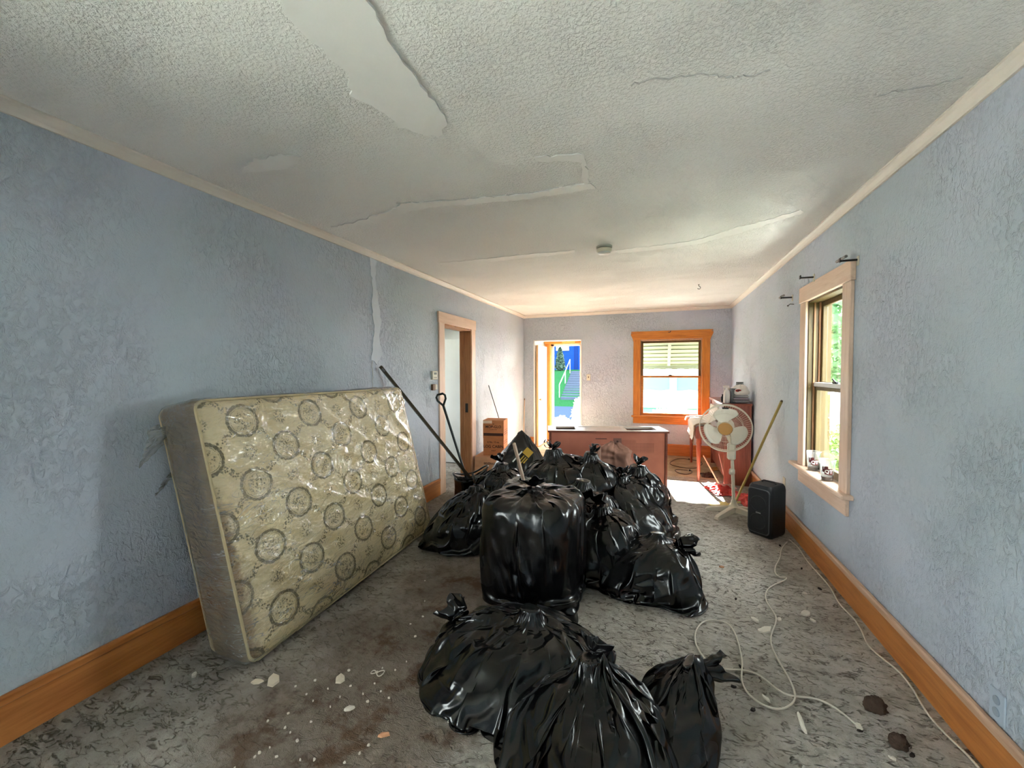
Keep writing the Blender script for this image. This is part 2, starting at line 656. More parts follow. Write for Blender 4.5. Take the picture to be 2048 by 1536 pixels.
def thin_clear(name, tint, haze, hazecol, rough, bump=0.0, bscale=10, ior=1.45, glossy=None, crease_glint=0.0):
    """thin clear sheet: mostly see-through, fresnel gloss and some cloudiness"""
    t = NT(name)
    t.n.remove(t.p)
    tr = t.n.new('ShaderNodeBsdfTransparent')
    tr.inputs[0].default_value = (*tint, 1)
    gl = t.n.new('ShaderNodeBsdfGlossy')
    gl.inputs['Roughness'].default_value = rough
    df = t.n.new('ShaderNodeBsdfDiffuse')
    df.inputs[0].default_value = (*hazecol, 1)
    fr = t.n.new('ShaderNodeLayerWeight')
    fr.inputs['Blend'].default_value = .5
    tl_ = t.n.new('ShaderNodeBsdfTranslucent')
    tl_.inputs[0].default_value = (*hazecol, 1)
    mh = t.n.new('ShaderNodeMixShader')
    mh.inputs[0].default_value = .45
    t.link(df.outputs[0], mh.inputs[1])
    t.link(tl_.outputs[0], mh.inputs[2])
    m1 = t.n.new('ShaderNodeMixShader')
    m1.inputs[0].default_value = haze
    if crease_glint:  # whitened creases, streaked into the haze as painted highlights
        v = t.coord('Object')
        q1 = t.noise(t.mapping(v, (1, 1.6, 5.5), rot=(-.62, 0, 0)), 2.2, 3, .55, .6)
        l1 = t.math('SUBTRACT', 1.0, t.step(t.math('ABSOLUTE', t.math('SUBTRACT', q1, .5)), .0, .016))
        q2 = t.noise(t.mapping(v, (1, 2.0, 6.5), rot=(.55, 0, 0)), 2.6, 3, .55, .6)
        l2 = t.math('SUBTRACT', 1.0, t.step(t.math('ABSOLUTE', t.math('SUBTRACT', q2, .5)), .0, .010))
        msk = t.step(t.noise(v, 2.2, 2), .45, .6)
        cl = t.math('MAXIMUM', t.math('MULTIPLY', l1, msk), t.math('MULTIPLY', l2, .6))
        cloud = t.step(t.noise(v, 3.1, 4, .65), .5, .75)
        t.link(t.math('ADD', t.math('ADD', t.math('MULTIPLY', cl, crease_glint), t.math('MULTIPLY', cloud, .09)), haze, clamp=True), m1.inputs[0])
    t.link(tr.outputs[0], m1.inputs[1])
    t.link(mh.outputs[0], m1.inputs[2])
    m2 = t.n.new('ShaderNodeMixShader')
    f = t.math('ADD', t.math('MULTIPLY', t.math('POWER', fr.outputs['Facing'], 5.0), .96), .04)
    if glossy:
        f = t.math('ADD', t.math('MULTIPLY', f, glossy[0]), glossy[1], clamp=True)
    t.link(f, m2.inputs[0])
    t.link(m1.outputs[0], m2.inputs[1])
    t.link(gl.outputs[0], m2.inputs[2])
    t.link(m2.outputs[0], t.out.inputs[0])
    if bump:
        v = t.coord('Object')
        nm = t.bump(t.noise(t.mapping(v, (1, 1, 2.2), rot=(.5, 0, 0)), bscale, 4, .6, 1.5), bump, .02)
        t.link(nm, gl.inputs['Normal'])
        t.link(nm, fr.inputs['Normal'])
    return t.m


M_WALL = m_wall()
M_CEIL = m_ceiling()
M_CARPET = m_carpet()
M_BAG = m_bag()
M_BAG2 = m_bag('dark_grey_bag_plastic', (0.008, 0.0075, 0.0075), .40)
M_TICK = m_ticking()
M_WRAP = thin_clear('clear_mattress_wrap', (.97, .97, .95), .05, (.85, .84, .78), .11, 1.0, 8, 1.45, (2.2, .04), .35)
M_WRAPEND = thin_clear('bunched_clear_wrap', (.93, .93, .92), .16, (.80, .78, .74), .20, 1.0, 14, 1.45, (1.5, .02), .35)
M_TUFT = thin_clear('loose_wrap_plastic', (.96, .96, .95), .30, (.90, .90, .88), .2, .9, 14, 1.45, (1.5, .02))
M_GLASS = thin_clear('window_glass', (.95, .98, .96), .0, (1, 1, 1), .02)
M_CUP = thin_clear('clear_cup_plastic', (.95, .95, .95), .10, (.8, .8, .78), .08, 0, 10, 1.5, (1.3, .03))
M_PLASTER = plain('smooth_plaster', (236, 235, 231), .7, var=.04, bump=.15, bscale=14, bdist=.004)
M_CROWN = plain('crown_paint', (222, 214, 204), .45, var=.04)
M_BASE = wood('baseboard_wood', (196, 126, 66), (158, 92, 42), 'Y')
M_BASEX = wood('baseboard_wood_cross', (196, 126, 66), (158, 92, 42), 'X')
M_CAPW = wood('baseboard_cap_wood', (202, 166, 140), (176, 138, 110), 'Y')
M_TRIM = wood('pale_trim_wood', (232, 202, 180), (212, 176, 150), 'Z')
M_TRIMY = wood('pale_trim_wood_level', (232, 202, 180), (212, 176, 150), 'Y')
M_JAMB = wood('brown_jamb_wood', (178, 128, 86), (134, 86, 50), 'Z')
M_OAK = wood('orange_oak', (206, 132, 52), (164, 92, 28), 'Z')
M_OAKX = wood('orange_oak_level', (206, 132, 52), (164, 92, 28), 'X')
M_OLIVE = wood('olive_window_wood', (108, 88, 50), (80, 60, 32), 'Z')
M_WHITE = plain('white_paint', (232, 230, 226), .45, var=.05)
M_PLASTIC_IV = plain('ivory_plastic', (214, 208, 190), .4, var=.04)
M_CHIP = plain('plaster_chip', (214, 200, 178), .85, var=.12, scale=30, bump=.4, bscale=120)
M_TEXT = plain('dark_brown_print', (60, 34, 24), .8, var=.02)
M_REDTX = plain('red_print', (150, 40, 30), .8, var=.02)
M_BLACK = plain('black_metal', (24, 24, 25), .4, var=.1)
M_STEEL = plain('steel', (140, 140, 138), .35, .9)


# ================================================================== STRUCTURE
def panel_boxes(mb, a0, a1, z0, z1, holes, put):
    """tile rectangle a x z with boxes leaving rectangular holes"""
    As = sorted({a0, a1, *[h[0] for h in holes], *[h[1] for h in holes]})
    Zs = sorted({z0, z1, *[h[2] for h in holes], *[h[3] for h in holes]})
    for i in range(len(As) - 1):
        for k in range(len(Zs) - 1):
            ca, cz = (As[i] + As[i + 1]) / 2, (Zs[k] + Zs[k + 1]) / 2
            if any(h[0] < ca < h[1] and h[2] < cz < h[3] for h in holes):
                continue
            put(mb, As[i], As[i + 1], Zs[k], Zs[k + 1])


DOOR_Y0, DOOR_Y1, DOOR_Z = 4.53, 5.33, 2.12
WR_Y0, WR_Y1, WR_Z0, WR_Z1 = 3.36, 4.09, .70, 2.10
WB_X0, WB_X1, WB_Z0, WB_Z1 = -.28, .76, .70, 2.08
ED_X0, ED_X1, ED_Z = -2.30, -1.35, 2.13
NW_Y0, NW_Y1, NW_Z0, NW_Z1 = -1.80, -.20, .50, 2.22

floor = MB()
floor.box(XL - .01, XR + .01, YF - .01, YB + .01, -.08, 0)
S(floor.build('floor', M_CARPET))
ceil = MB()
ceil.box(XL - TW, XR + TW, YF - TW, YB + TW, H, H + .12)
ceiling = S(ceil.build('ceiling', M_CEIL))
b = MB()
panel_boxes(b, YF - TW, YB + TW, -.08, H, [(DOOR_Y0, DOOR_Y1, -.08, DOOR_Z), (NW_Y0, NW_Y1, NW_Z0, NW_Z1)],
            lambda m, a, c, z, zz: m.box(XL - TW, XL, a, c, z, zz))
wall_left = S(b.build('wall_left', M_WALL))
b = MB()
panel_boxes(b, YF - TW, YB + TW, -.08, H, [(WR_Y0, WR_Y1, WR_Z0, WR_Z1)],
            lambda m, a, c, z, zz: m.box(XR, XR + TW, a, c, z, zz))
wall_right = S(b.build('wall_right', M_WALL))
b = MB()
panel_boxes(b, XL, XR, -.08, H, [(ED_X0, ED_X1, -.08, ED_Z), (WB_X0, WB_X1, WB_Z0, WB_Z1)],
            lambda m, a, c, z, zz: m.box(a, c, YB, YB + TW, z, zz))
wall_back = S(b.build('wall_back', M_WALL))
b = MB()
b.box(XL, XR, YF - TW, YF, -.08, H)
S(b.build('wall_front', M_WALL))


def patch(name, pts, parent, fn, d0=.0, d1=.004, mat=M_PLASTER, jit=.012, seed=1):
    r = random.Random(seed)
    out = []
    n = len(pts)
    for i in range(n):
        p, q = pts[i], pts[(i + 1) % n]
        L = math.hypot(q[0] - p[0], q[1] - p[1])
        k = max(1, int(L / .03))
        for j in range(k):
            t = j / k
            out.append((p[0] + (q[0] - p[0]) * t + r.uniform(-jit, jit), p[1] + (q[1] - p[1]) * t + r.uniform(-jit, jit)))
    m = MB()
    m.prism(out, fn, d0, d1)
    o = m.build(name, mat, parent)
    return o


cf = lambda u, v, d: (u, v, H - d)
patchA = [(-1.07, .95), (-1.1, 1.05), (-1.09, 1.13), (-1.09, 1.24), (-1.16, 1.36), (-1.1, 1.47), (-1.1, 1.6), (-.97, 1.73), (-.89, 1.65), (-.86, 1.5), (-.87, 1.38), (-.86, 1.25), (-.86, 1.17), (-.83, 1.09), (-.82, .7), (-1.07, .7)]
patchB = [(-2.16, 1.65), (-1.98, 1.59), (-1.81, 1.6), (-1.73, 1.65), (-1.79, 1.7), (-1.94, 1.71), (-2.1, 1.68)]
strip = [(-2.37, 2.52), (-2.05, 2.48), (-1.67, 2.37), (-1.59, 2.31), (-1.4, 2.37), (-1.17, 2.41), (-.94, 2.44), (-.68, 2.47), (-.46, 2.45), (-.38, 2.45), (-.36, 2.53), (-.54, 2.54), (-.84, 2.53), (-1.1, 2.5), (-1.41, 2.44), (-1.65, 2.45), (-1.79, 2.57), (-2.06, 2.55)]
rect = [(-.6, 2.06), (-.36, 2.12), (-.36, 2.16), (-.38, 2.45), (-.42, 2.48), (-.39, 2.19), (-.6, 2.1)]
strip2 = [(-2.08, 3.71), (-1.65, 3.73), (-1.13, 3.73), (-.71, 3.75), (-.72, 3.83), (-1.17, 3.85), (-1.7, 3.85), (-2.15, 3.83)]
strip3 = [(-.36, 3.88), (.02, 3.87), (.34, 3.81), (.57, 3.6), (.75, 3.5), (.93, 3.36), (.98, 3.42), (.8, 3.58), (.63, 3.74), (.35, 3.93), (.03, 3.99), (-.35, 3.99)]
for i, (pp, dd) in enumerate(((patchA, .009), (patchB, .006), (strip, .006), (rect, .005), (strip2, .003), (strip3, .003))):
    patch('plaster_patch', pp, ceiling, cf, -.002, dd, seed=i)


def crackline(pts, parent, fn, wdt=.008, seed=1, mat=None):
    r = random.Random(seed)
    up, dn = [], []
    dense = []
    for i in range(len(pts) - 1):
        for j in range(5):
            t = j / 5
            dense.append((pts[i][0] + (pts[i + 1][0] - pts[i][0]) * t, pts[i][1] + (pts[i + 1][1] - pts[i][1]) * t))
    dense.append(pts[-1])
    for (x, y) in dense:
        o = r.uniform(-.009, .009)
        ww = wdt * r.uniform(.3, 1)
        up.append((x, y + o + ww))
        dn.append((x, y + o - ww))
    m = MB()
    m.prism(up + dn[::-1], fn, -.002, .003)
    return m.build('plaster_crack', mat or M_CRACK, parent)


M_CRACK = plain('crack_edge', (196, 195, 192), .8)
crackline([(-.1, 1.68), (-.03, 1.67), (.08, 1.7), (.15, 1.71), (.2, 1.73), (.24, 1.76), (.29, 1.77), (.34, 1.78), (.39, 1.77)], ceiling, cf, .004, 2)
crackline([(.84, 2.09), (.9, 2.07), (1.01, 2.08), (1.09, 2.06)], ceiling, cf, .003, 3)
crackline([(-1.62, 2.315), (-1.4, 2.36), (-1.17, 2.40), (-.94, 2.43), (-.68, 2.46), (-.46, 2.44)], ceiling, cf, .003, 4)
lw = [(3.15, 2.58), (3.25, 2.58), (3.23, 2.39), (3.27, 2.21), (3.31, 2.02), (3.28, 1.82), (3.33, 1.68), (3.23, 1.59), (3.16, 1.63), (3.18, 1.77), (3.21, 1.96), (3.17, 2.14), (3.19, 2.33)]
M_WPATCH = plain('wall_filler', (212, 219, 230), .6, var=.05, bump=.2, bscale=20)
patch('plaster_patch', lw, wall_left, lambda u, v, d: (XL + d, u, v), -.002, .005, M_WPATCH, .010, 9)
crackline([(1.62, 3.17), (1.5, 3.18), (1.38, 3.17), (1.28, 3.19)], wall_left, lambda u, v, d: (XL + d, v, u), .004, 6)


# crown moulding (cove profile)
def crown(name, p0, p1, inward):
    prof = [(0, 0), (.045, 0), (.045, -.010), (.032, -.020), (.018, -.038), (.012, -.052), (0, -.052)]
    m = MB()
    d = Vector(p1) - Vector(p0)
    inw = Vector(inward)
    n = len(prof)
    vs = [Vector(p0) + inw * a + Vector((0, 0, c)) for a, c in prof] + [Vector(p1) + inw * a + Vector((0, 0, c)) for a, c in prof]
    fs = [tuple(range(n)), tuple(range(2 * n - 1, n - 1, -1))] + [(i, (i + 1) % n, n + (i + 1) % n, n + i) for i in range(n)]
    m.add(vs, fs)
    return S(m.build(name, M_CROWN))


crown('trim_1', (XL, YF, H), (XL, YB, H), (1, 0, 0))
crown('trim_2', (XL, YB, H), (XR, YB, H), (0, -1, 0))
crown('trim_3', (XR, YF, H), (XR, YB, H), (-1, 0, 0))


def baseboard(name, runs, axis, at, inw):
    root = struct(name)
    for a, c in runs:
        m, k = MB(), MB()
        if axis == 'Y':
            x0, x1 = sorted((at, at + inw * .020))
            m.box(x0, x1, a, c, 0, .165, bev=.002)
            x0, x1 = sorted((at, at + inw * .028))
            k.box(x0, x1, a, c, .165, .205, bev=.007)
        else:
            y0, y1 = sorted((at, at + inw * .020))
            m.box(a, c, y0, y1, 0, .165, bev=.002)
            y0, y1 = sorted((at, at + inw * .028))
            k.box(a, c, y0, y1, .165, .205, bev=.007)
        m.build('board', M_BASE if axis == 'Y' else M_BASEX, root)
        k.build('cap_moulding', M_CAPW if inw < 0 and axis == 'Y' else (M_BASE if axis == 'Y' else M_BASEX), root)


baseboard('baseboard_left', [(YF, 4.40), (5.46, YB)], 'Y', XL, 1)
baseboard('baseboard_right', [(YF, YB)], 'Y', XR, -1)
baseboard('baseboard_back', [(XL + .03, ED_X0 - .0), (ED_X1 + .0, XR - .03)], 'X', YB, -1)

# ---- left interior doorway with casing
d1 = struct('door_1')
for a, c in ((4.40, 4.535), (5.325, 5.455)):
    m = MB()
    m.box(XL, XL + .022, a, c, 0, 2.12, bev=.003)
    m.build('casing_side', M_TRIM, d1)
m = MB()
m.box(XL, XL + .026, 4.385, 5.47, 2.12, 2.255, bev=.004)
m.build('casing_head', M_TRIMY, d1)
for a, c in ((DOOR_Y0 - .001, DOOR_Y0 + .022), (DOOR_Y1 - .022, DOOR_Y1 + .001)):
    m = MB()
    m.box(XL - TW - .005, XL + .01, a, c, 0, DOOR_Z, bev=.002)
    m.build('jamb', M_JAMB, d1)
m = MB()
m.box(XL - TW - .005, XL + .01, DOOR_Y0, DOOR_Y1, DOOR_Z - .022, DOOR_Z + .001, bev=.002)
m.build('head_jamb', M_JAMB, d1)
m = MB()
m.box(XL - .10, XL - .085, DOOR_Y1 - .036, DOOR_Y1 - .022, 0, DOOR_Z - .02)
m.build('door_stop', M_JAMB, d1)
m = MB()
m.box(XL - .075, XL - .035, DOOR_Y1 - .027, DOOR_Y1 - .0215, .93, 1.06)
m.build('strike_plate', M_BLACK, d1)

# hall behind the doorway
M_HALL = plain('hall_paint', (214, 216, 210), .6, var=.04, scale=3)
hall = struct('wall_hall')
m = MB()
panel_boxes(m, 3.4, 7.6, -.08, H, [(5.2, 5.9, .9, 1.9)], lambda q, a, c, z, zz: q.box(-4.70, -4.58, a, c, z, zz))  # unseen opening added to let daylight into the hall
m.build('far_panel', M_HALL, hall)
m = MB()
m.box(-4.58, XL - TW, 3.3, 3.4, -.08, H)
m.build('near_panel', M_HALL, hall)
m = MB()
m.box(-4.58, XL - TW, 7.6, 7.7, -.08, H)
m.build('end_panel', M_HALL, hall)
m = MB()
m.box(-4.70, XL - TW, 3.3, 7.7, H, H + .1)
S(m.build('ceiling_hall', M_CEIL))
m = MB()
m.box(-4.70, XL - .005, 3.3, 7.7, -.08, -.002)
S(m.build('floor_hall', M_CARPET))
# open white hall door standing against the hall wall
hd = thing('hall_door', 'plain white door standing open in the hall beyond the left doorway', 'door', (-3.28, 6.02, 0), 0)
m = MB()
m.box(-.40, .40, -.02, .02, .01, 2.05, bev=.004)
sl_ = m.build('slab', M_HALL, hd)
m = MB()
m.lathe([(.012, 0), (.012, .03), (.028, .035), (.030, .055), (.018, .066)], 16, Matrix.Translation((.33, -.02, .95)) @ Matrix.Rotation(PI / 2, 4, 'X'))
m.build('knob', M_BLACK, sl_, True)

# ---- front entry: vestibule, frame, open door
vest = struct('wall_vestibule')
M_VEST = plain('vestibule_paint', (236, 234, 230), .5, var=.03)
m = MB()
m.box(ED_X0 - .10, ED_X0, YB + TW, 8.72, -.08, 2.4)
m.build('side_panel', M_VEST, vest)
m = MB()
m.box(ED_X1, ED_X1 + .10, YB + TW, 8.72, -.08, 2.4)
m.build('side_panel', M_VEST, vest)
m = MB()
m.box(ED_X0 - .1, ED_X1 + .1, YB + TW, 8.72, 2.28, 2.4)
m.build('top_panel', M_VEST, vest)
m = MB()
m.box(ED_X0 - .1, ED_X1 + .1, YB - .0, 8.9, -.08, -.001)
m.build('sill_floor', plain('threshold_wood', (150, 110, 70), .5), vest)
m = MB()
panel_boxes(m, ED_X0, ED_X1, 0, 2.28, [(-2.28, -1.44, -.08, 2.17)], lambda q, a, c, z, zz: q.box(a, c, 8.60, 8.72, z, zz))
m.build('outer_panel', M_VEST, vest)
# pale corner strip along the opening
m = MB()
m.box(ED_X0 - .004, ED_X0 + .016, YB - .012, YB + TW, 0, ED_Z)
m.box(ED_X0, ED_X1, YB - .012, YB + TW, ED_Z - .016, ED_Z + .004)
m.box(ED_X1 - .016, ED_X1 + .004, YB - .012, YB + TW, 0, ED_Z)
m.build('corner_lining', M_WHITE, vest)

ent = struct('door_2')
for a, c in ((-2.275, -2.155), (-1.50, -1.44)):
    m = MB()
    m.box(a, c, 8.575, 8.72, 0, 2.10, bev=.004)
    m.build('jamb', M_OAK, ent)
m = MB()
m.box(-2.29, -1.43, 8.565, 8.72, 2.10, 2.19, bev=.004)
m.build('head', M_OAKX, ent)
m = MB()
m.box(-1.90, -1.62, 8.55, 8.567, 2.115, 2.165, bev=.004)
m.build('door_closer', plain('brass_closer', (205, 160, 80), .35, .3), ent)
m = MB()
for (a, c, z, zz) in ((-2.155, -2.10, 0, 2.10), (-1.53, -1.50, 0, 2.10), (-2.155, -1.50, 2.06, 2.10)):
    m.box(a, c, 8.66, 8.70, z, zz)
m.build('storm_frame', M_WHITE, ent)
od = thing('entry_door', 'white entry door with an orange wood edge swung open inside the front entry', 'door', (-2.235, 8.16, 0), 0)
m = MB()
m.box(-.022, .018, -.30, .36, .012, 2.04, bev=.003)
sl_ = m.build('slab', M_WHITE, od)
m = MB()
m.box(-.0225, .0185, -.318, -.30, .012, 2.04, bev=.003)
m.build('edge_strip', plain('door_edge_wood', (226, 186, 126), .45), od)
m = MB()
m.lathe([(.012, 0), (.012, .018), (.024, .022), (.026, .036), (.014, .044)], 16, Matrix.Translation((.018, -.24, .95)) @ Matrix.Rotation(PI / 2, 4, 'Y'))
m.build('knob', plain('old_brass', (150, 110, 50), .35, .8), sl_, True)

# ---- back window
wb = struct('window_1')
cx0, cx1 = WB_X0 - .115, WB_X1 + .12
for a, c in ((cx0, WB_X0 + .005), (WB_X1 - .005, cx1)):
    m = MB()
    m.box(a, c, YB - .024, YB, .70, 2.09, bev=.004)
    m.build('casing_side', M_OAK, wb)
m = MB()
hp = [(cx0 - .04, 2.235), (cx1 + .04, 2.235), (cx1 + .045, 2.17), (cx1 + .028, 2.135), (cx1 + .012, 2.10), (cx1, 2.05), (cx1 - .005, 2.05), (cx1 - .012, 2.085), (cx0 + .012, 2.085), (cx0 + .005, 2.05), (cx0, 2.05), (cx0 - .012, 2.10), (cx0 - .028, 2.135), (cx0 - .045, 2.17)]
m.prism(hp, lambda u, v, d: (u, YB - d, v), 0, .032)
m.build('casing_head', M_OAKX, wb)
m = MB()
m.box(cx0 - .03, cx1 + .03, YB - .055, YB + .05, .675, .703, bev=.006)
m.build('stool', M_OAKX, wb)
m = MB()
m.box(cx0, cx1, YB - .022, YB, .56, .675, bev=.004)
m.build('apron', M_OAKX, wb)
for a, c in ((WB_X0, WB_X0 + .016), (WB_X1 - .016, WB_X1)):
    m = MB()
    m.box(a, c, YB, YB + TW, .70, WB_Z1)
    m.build('jamb', M_JAMB, wb)
m = MB()
m.box(WB_X0, WB_X1, YB, YB + TW, WB_Z1 - .016, WB_Z1)
m.build('head_jamb', M_JAMB, wb)


def sash(name, parent, fn, a0, a1, z0, z1, d0, st, rt, rb, mat):
    """fn(a,d,z)->xyz ; frame + pane"""
    m = MB()
    for (p, q, z, zz) in ((a0, a0 + st, z0, z1), (a1 - st, a1, z0, z1), (a0 + st, a1 - st, z0, z0 + rb), (a0 + st, a1 - st, z1 - rt, z1)):
        c1, c2 = fn(p, d0, z), fn(q, d0 + .035, zz)
        m.box(min(c1[0], c2[0]), max(c1[0], c2[0]), min(c1[1], c2[1]), max(c1[1], c2[1]), z, zz, bev=.004)
    o = m.build(name, mat, parent)
    g = MB()
    c1, c2 = fn(a0 + st - .004, d0 + .015, 0), fn(a1 - st + .004, d0 + .018, 0)
    g.box(min(c1[0], c2[0]), max(c1[0], c2[0]), min(c1[1], c2[1]), max(c1[1], c2[1]), z0 + rb - .004, z1 - rt + .004)
    g.build('pane', M_GLASS, o)
    return o


fb = lambda a, d, z: (a, YB + d, z)
sash('upper_sash', wb, fb, WB_X0 + .016, WB_X1 - .016, 1.40, WB_Z1 - .016, .085, .040, .04, .035, M_OLIVE)
lo = sash('lower_sash', wb, fb, WB_X0 + .016, WB_X1 - .016, .70, 1.43, .045, .045, .035, .05, M_OAKX)
m = MB()
m.box(.21, .27, YB + .03, YB + .075, 1.43, 1.452, bev=.006)
m.build('sash_lock', M_BLACK, wb)
m = MB()
m.tube([(.20, YB - .032, 2.205), (.225, YB - .06, 2.20), (.24, YB - .075, 2.225)], .006, 6)
m.build('curtain_hook', M_BLACK, wb)
for x in (cx0 - .025, cx1 + .025):
    m = MB()
    m.tube([(x, YB - .03, 2.205), (x, YB - .05, 2.205), (x, YB - .055, 2.22)], .006, 6)
    m.build('curtain_hook', M_STEEL, wb)

# ---- right window
wr = struct('window_2')
for a, c in ((WR_Y0 - .12, WR_Y0 + .005), (WR_Y1 - .005, WR_Y1 + .13)):
    m = MB()
    m.box(XR - .024, XR, a, c, .70, 2.10, bev=.004)
    m.build('casing_side', M_TRIM, wr)
m = MB()
m.box(XR - .030, XR, WR_Y0 - .135, WR_Y1 + .145, 2.10, 2.235, bev=.004)
m.build('casing_head', M_TRIMY, wr)
m = MB()
m.box(XR - .065, XR + .06, WR_Y0 - .17, WR_Y1 + .24, .672, .702, bev=.007)
m.build('stool', M_TRIMY, wr)
m = MB()
m.box(XR - .022, XR, WR_Y0 - .11, WR_Y1 + .12, .55, .672, bev=.004)
m.build('apron', M_TRIMY, wr)
for a, c in ((WR_Y0, WR_Y0 + .016), (WR_Y1 - .016, WR_Y1)):
    m = MB()
    m.box(XR, XR + TW, a, c, .70, WR_Z1)
    m.build('jamb', M_OLIVE, wr)
m = MB()
m.box(XR, XR + TW, WR_Y0, WR_Y1, WR_Z1 - .016, WR_Z1)
m.build('head_jamb', M_OLIVE, wr)
for a in (.045, .082):
    m = MB()
    m.box(XR + a - .012, XR + a, WR_Y1 - .03, WR_Y1 - .015, .70, WR_Z1 - .016)
    m.build('parting_bead', M_JAMB, wr)
fr = lambda a, d, z: (XR + d, a, z)
sash('upper_sash', wr, fr, WR_Y0 + .016, WR_Y1 - .016, 1.39, WR_Z1 - .016, .085, .040, .04, .035, M_OLIVE)
lo2 = sash('lower_sash', wr, fr, WR_Y0 + .016, WR_Y1 - .016, .705, 1.385, .047, .045, .03, .06, M_OLIVE)
m = MB()
m.box(XR + .038, XR + .084, WR_Y0 + .014, WR_Y1 - .014, 1.385, 1.42, bev=.004)
m.build('meeting_rail', M_WHITE, wr)
m = MB()
m.box(XR + .028, XR + .052, 3.60, 3.66, 1.418, 1.436, bev=.005)
m.tube([(XR + .04, 3.63, 1.43), (XR + .036, 3.67, 1.452)], .006, 6)
m.build('sash_lock', M_BLACK, wr)

# ---- unseen window added on the left wall to brighten the near room
wn = struct('fill_window')
fl = lambda a, d, z: (XL - d, a, z)
for k in (0, 1):
    sash('glazed_leaf', wn, fl, NW_Y0 + k * .80, NW_Y0 + k * .80 + .80, NW_Z0, NW_Z1, .05 + .04 * k, .06, .06, .10, M_OLIVE)
for a, c, z, zz in ((NW_Y0 - .12, NW_Y0, .50, 2.22), (NW_Y1, NW_Y1 + .12, .50, 2.22), (NW_Y0 - .14, NW_Y1 + .14, 2.22, 2.35), (NW_Y0 - .12, NW_Y1 + .12, .38, .50)):
    m = MB()
    m.box(XL, XL + .024, a, c, z, zz, bev=.004)
    m.build('casing', M_TRIM, wn)

# ================================================================== OUTDOORS
M_GRASS = plain('lawn_grass', (20, 52, 30), .9, spec=.0, var=.35, scale=14, bump=.6, bscale=60, bdist=.03)
M_ASPH = plain('street_asphalt', (34, 44, 66), .85, spec=.0, var=.15, scale=3)
M_CONC = plain('pale_concrete', (140, 138, 132), .85, spec=.0, var=.1, scale=2)
M_BOUNCE = plain('bounce_concrete', (222, 219, 210), .85, spec=.0, var=.06, scale=2)  # very pale, for the ground added as a light reflector
M_NAVY = plain('blue_siding', (14, 38, 86), .6, spec=.0, var=.12, scale=2)
M_NAVY2 = plain('deep_blue_trim', (12, 28, 66), .6, spec=.0, var=.08)
M_STONE = plain('step_concrete', (44, 52, 64), .85, spec=.0, var=.15, scale=6)
M_PALE = plain('pale_outdoor_paint', (104, 110, 114), .5, var=.05)


def leafmat(name, rgb, trans=.5):
    t = NT(name)
    c = lin(*rgb)
    n = t.noise(t.coord('Object'), 5, 3)
    col = t.mix(n, tuple(x * .6 for x in c), tuple(min(1, x * 1.4) for x in c))
    tl = t.n.new('ShaderNodeBsdfTranslucent')
    t.link(col, tl.inputs[0])
    t.set(col, .6, 0, .3)
    mx = t.n.new('ShaderNodeMixShader')
    mx.inputs[0].default_value = trans
    t.link(t.p.outputs[0], mx.inputs[1])
    t.link(tl.outputs[0], mx.inputs[2])
    t.link(mx.outputs[0], t.out.inputs[0])
    return t.m


M_LEAF = leafmat('green_leaf', (96, 138, 96))
M_LEAF2 = plain('dark_conifer_leaf', (12, 44, 30), .7, var=.4, scale=9)
M_FLOWER = plain('pale_blossom', (226, 224, 200), .7, var=.2, scale=9)
M_BARK = plain('bark', (84, 66, 48), .9, var=.3, scale=10)

m = MB()
m.box(-60, 60, -30, 29.6, -1.3, -1.0)
S(m.build('ground', M_GRASS))
m = MB()
m.box(-60, 60, 21.0, 28.4, -1.0, -.985)
S(m.build('street', M_ASPH))
m = MB()
m.box(-8, 9, 8.9, 20.2, -1.0, -.96)
S(m.build('front_yard', M_CONC))
m = MB()
m.box(-14, -4.9, -14, 8.8, -1.0, -.96)  # unseen slab added to bounce sunlight up to the ceiling
S(m.build('side_bounce_slab', M_BOUNCE))
m = MB()
m.box(1.6, 3.0, -10, 8.8, -1.0, -.96)  # unseen strip added on the right for the same upward bounce
S(m.build('side_bounce_strip', M_BOUNCE))
m = MB()
m.box(-3.4, 2.2, 8.72, 10.4, -.98, -.10, bev=.01)
S(m.build('porch', M_CONC))
# sloping lawn across the street
ny, nx = 40, 60
Yg = np.linspace(29.4, 62, ny)
Xg = np.linspace(-45, -2.6, nx)
P = np.zeros((ny, nx, 3))
P[..., 0] = Xg[None]
P[..., 1] = Yg[:, None]
zz = np.interp(Yg, [29.4, 30.0, 34.2, 36, 62], [-1.0, -.45, 1.45, 1.6, 2.4])
P[..., 2] = zz[:, None] + .05 * perlin(P * .7)
m = MB()
m.grid(P)
S(m.build('lawn_slope', M_GRASS, None, 'all'))

st = thing('garden_steps', 'long flight of grey concrete steps climbing the lawn across the street', 'stairs', (-5.95, 29.9, -.5))
for k in range(12):
    m = MB()
    m.box(-.78, .78, k * .36, k * .36 + .46, k * .175 - .3, k * .175 + .10, bev=.02)
    m.build('step', M_STONE, st)
rl = thing('stair_railing', 'pale metal handrail running up beside the garden steps', 'railing', (-6.86, 30.0, -.45))
m = MB()
m.tube([(0, 0.1, .95), (0, 2.2, 1.95), (0, 4.1, 2.95)], .035, 8)
m.build('top_rail', M_PALE, rl, True)
for (yy, z0) in ((.1, 0), (2.2, 1.0), (4.1, 2.0)):
    m = MB()
    m.tube([(0, yy, z0 - .2), (0, yy, z0 + .95)], .035, 8)
    m.build('post', M_PALE, rl, True)

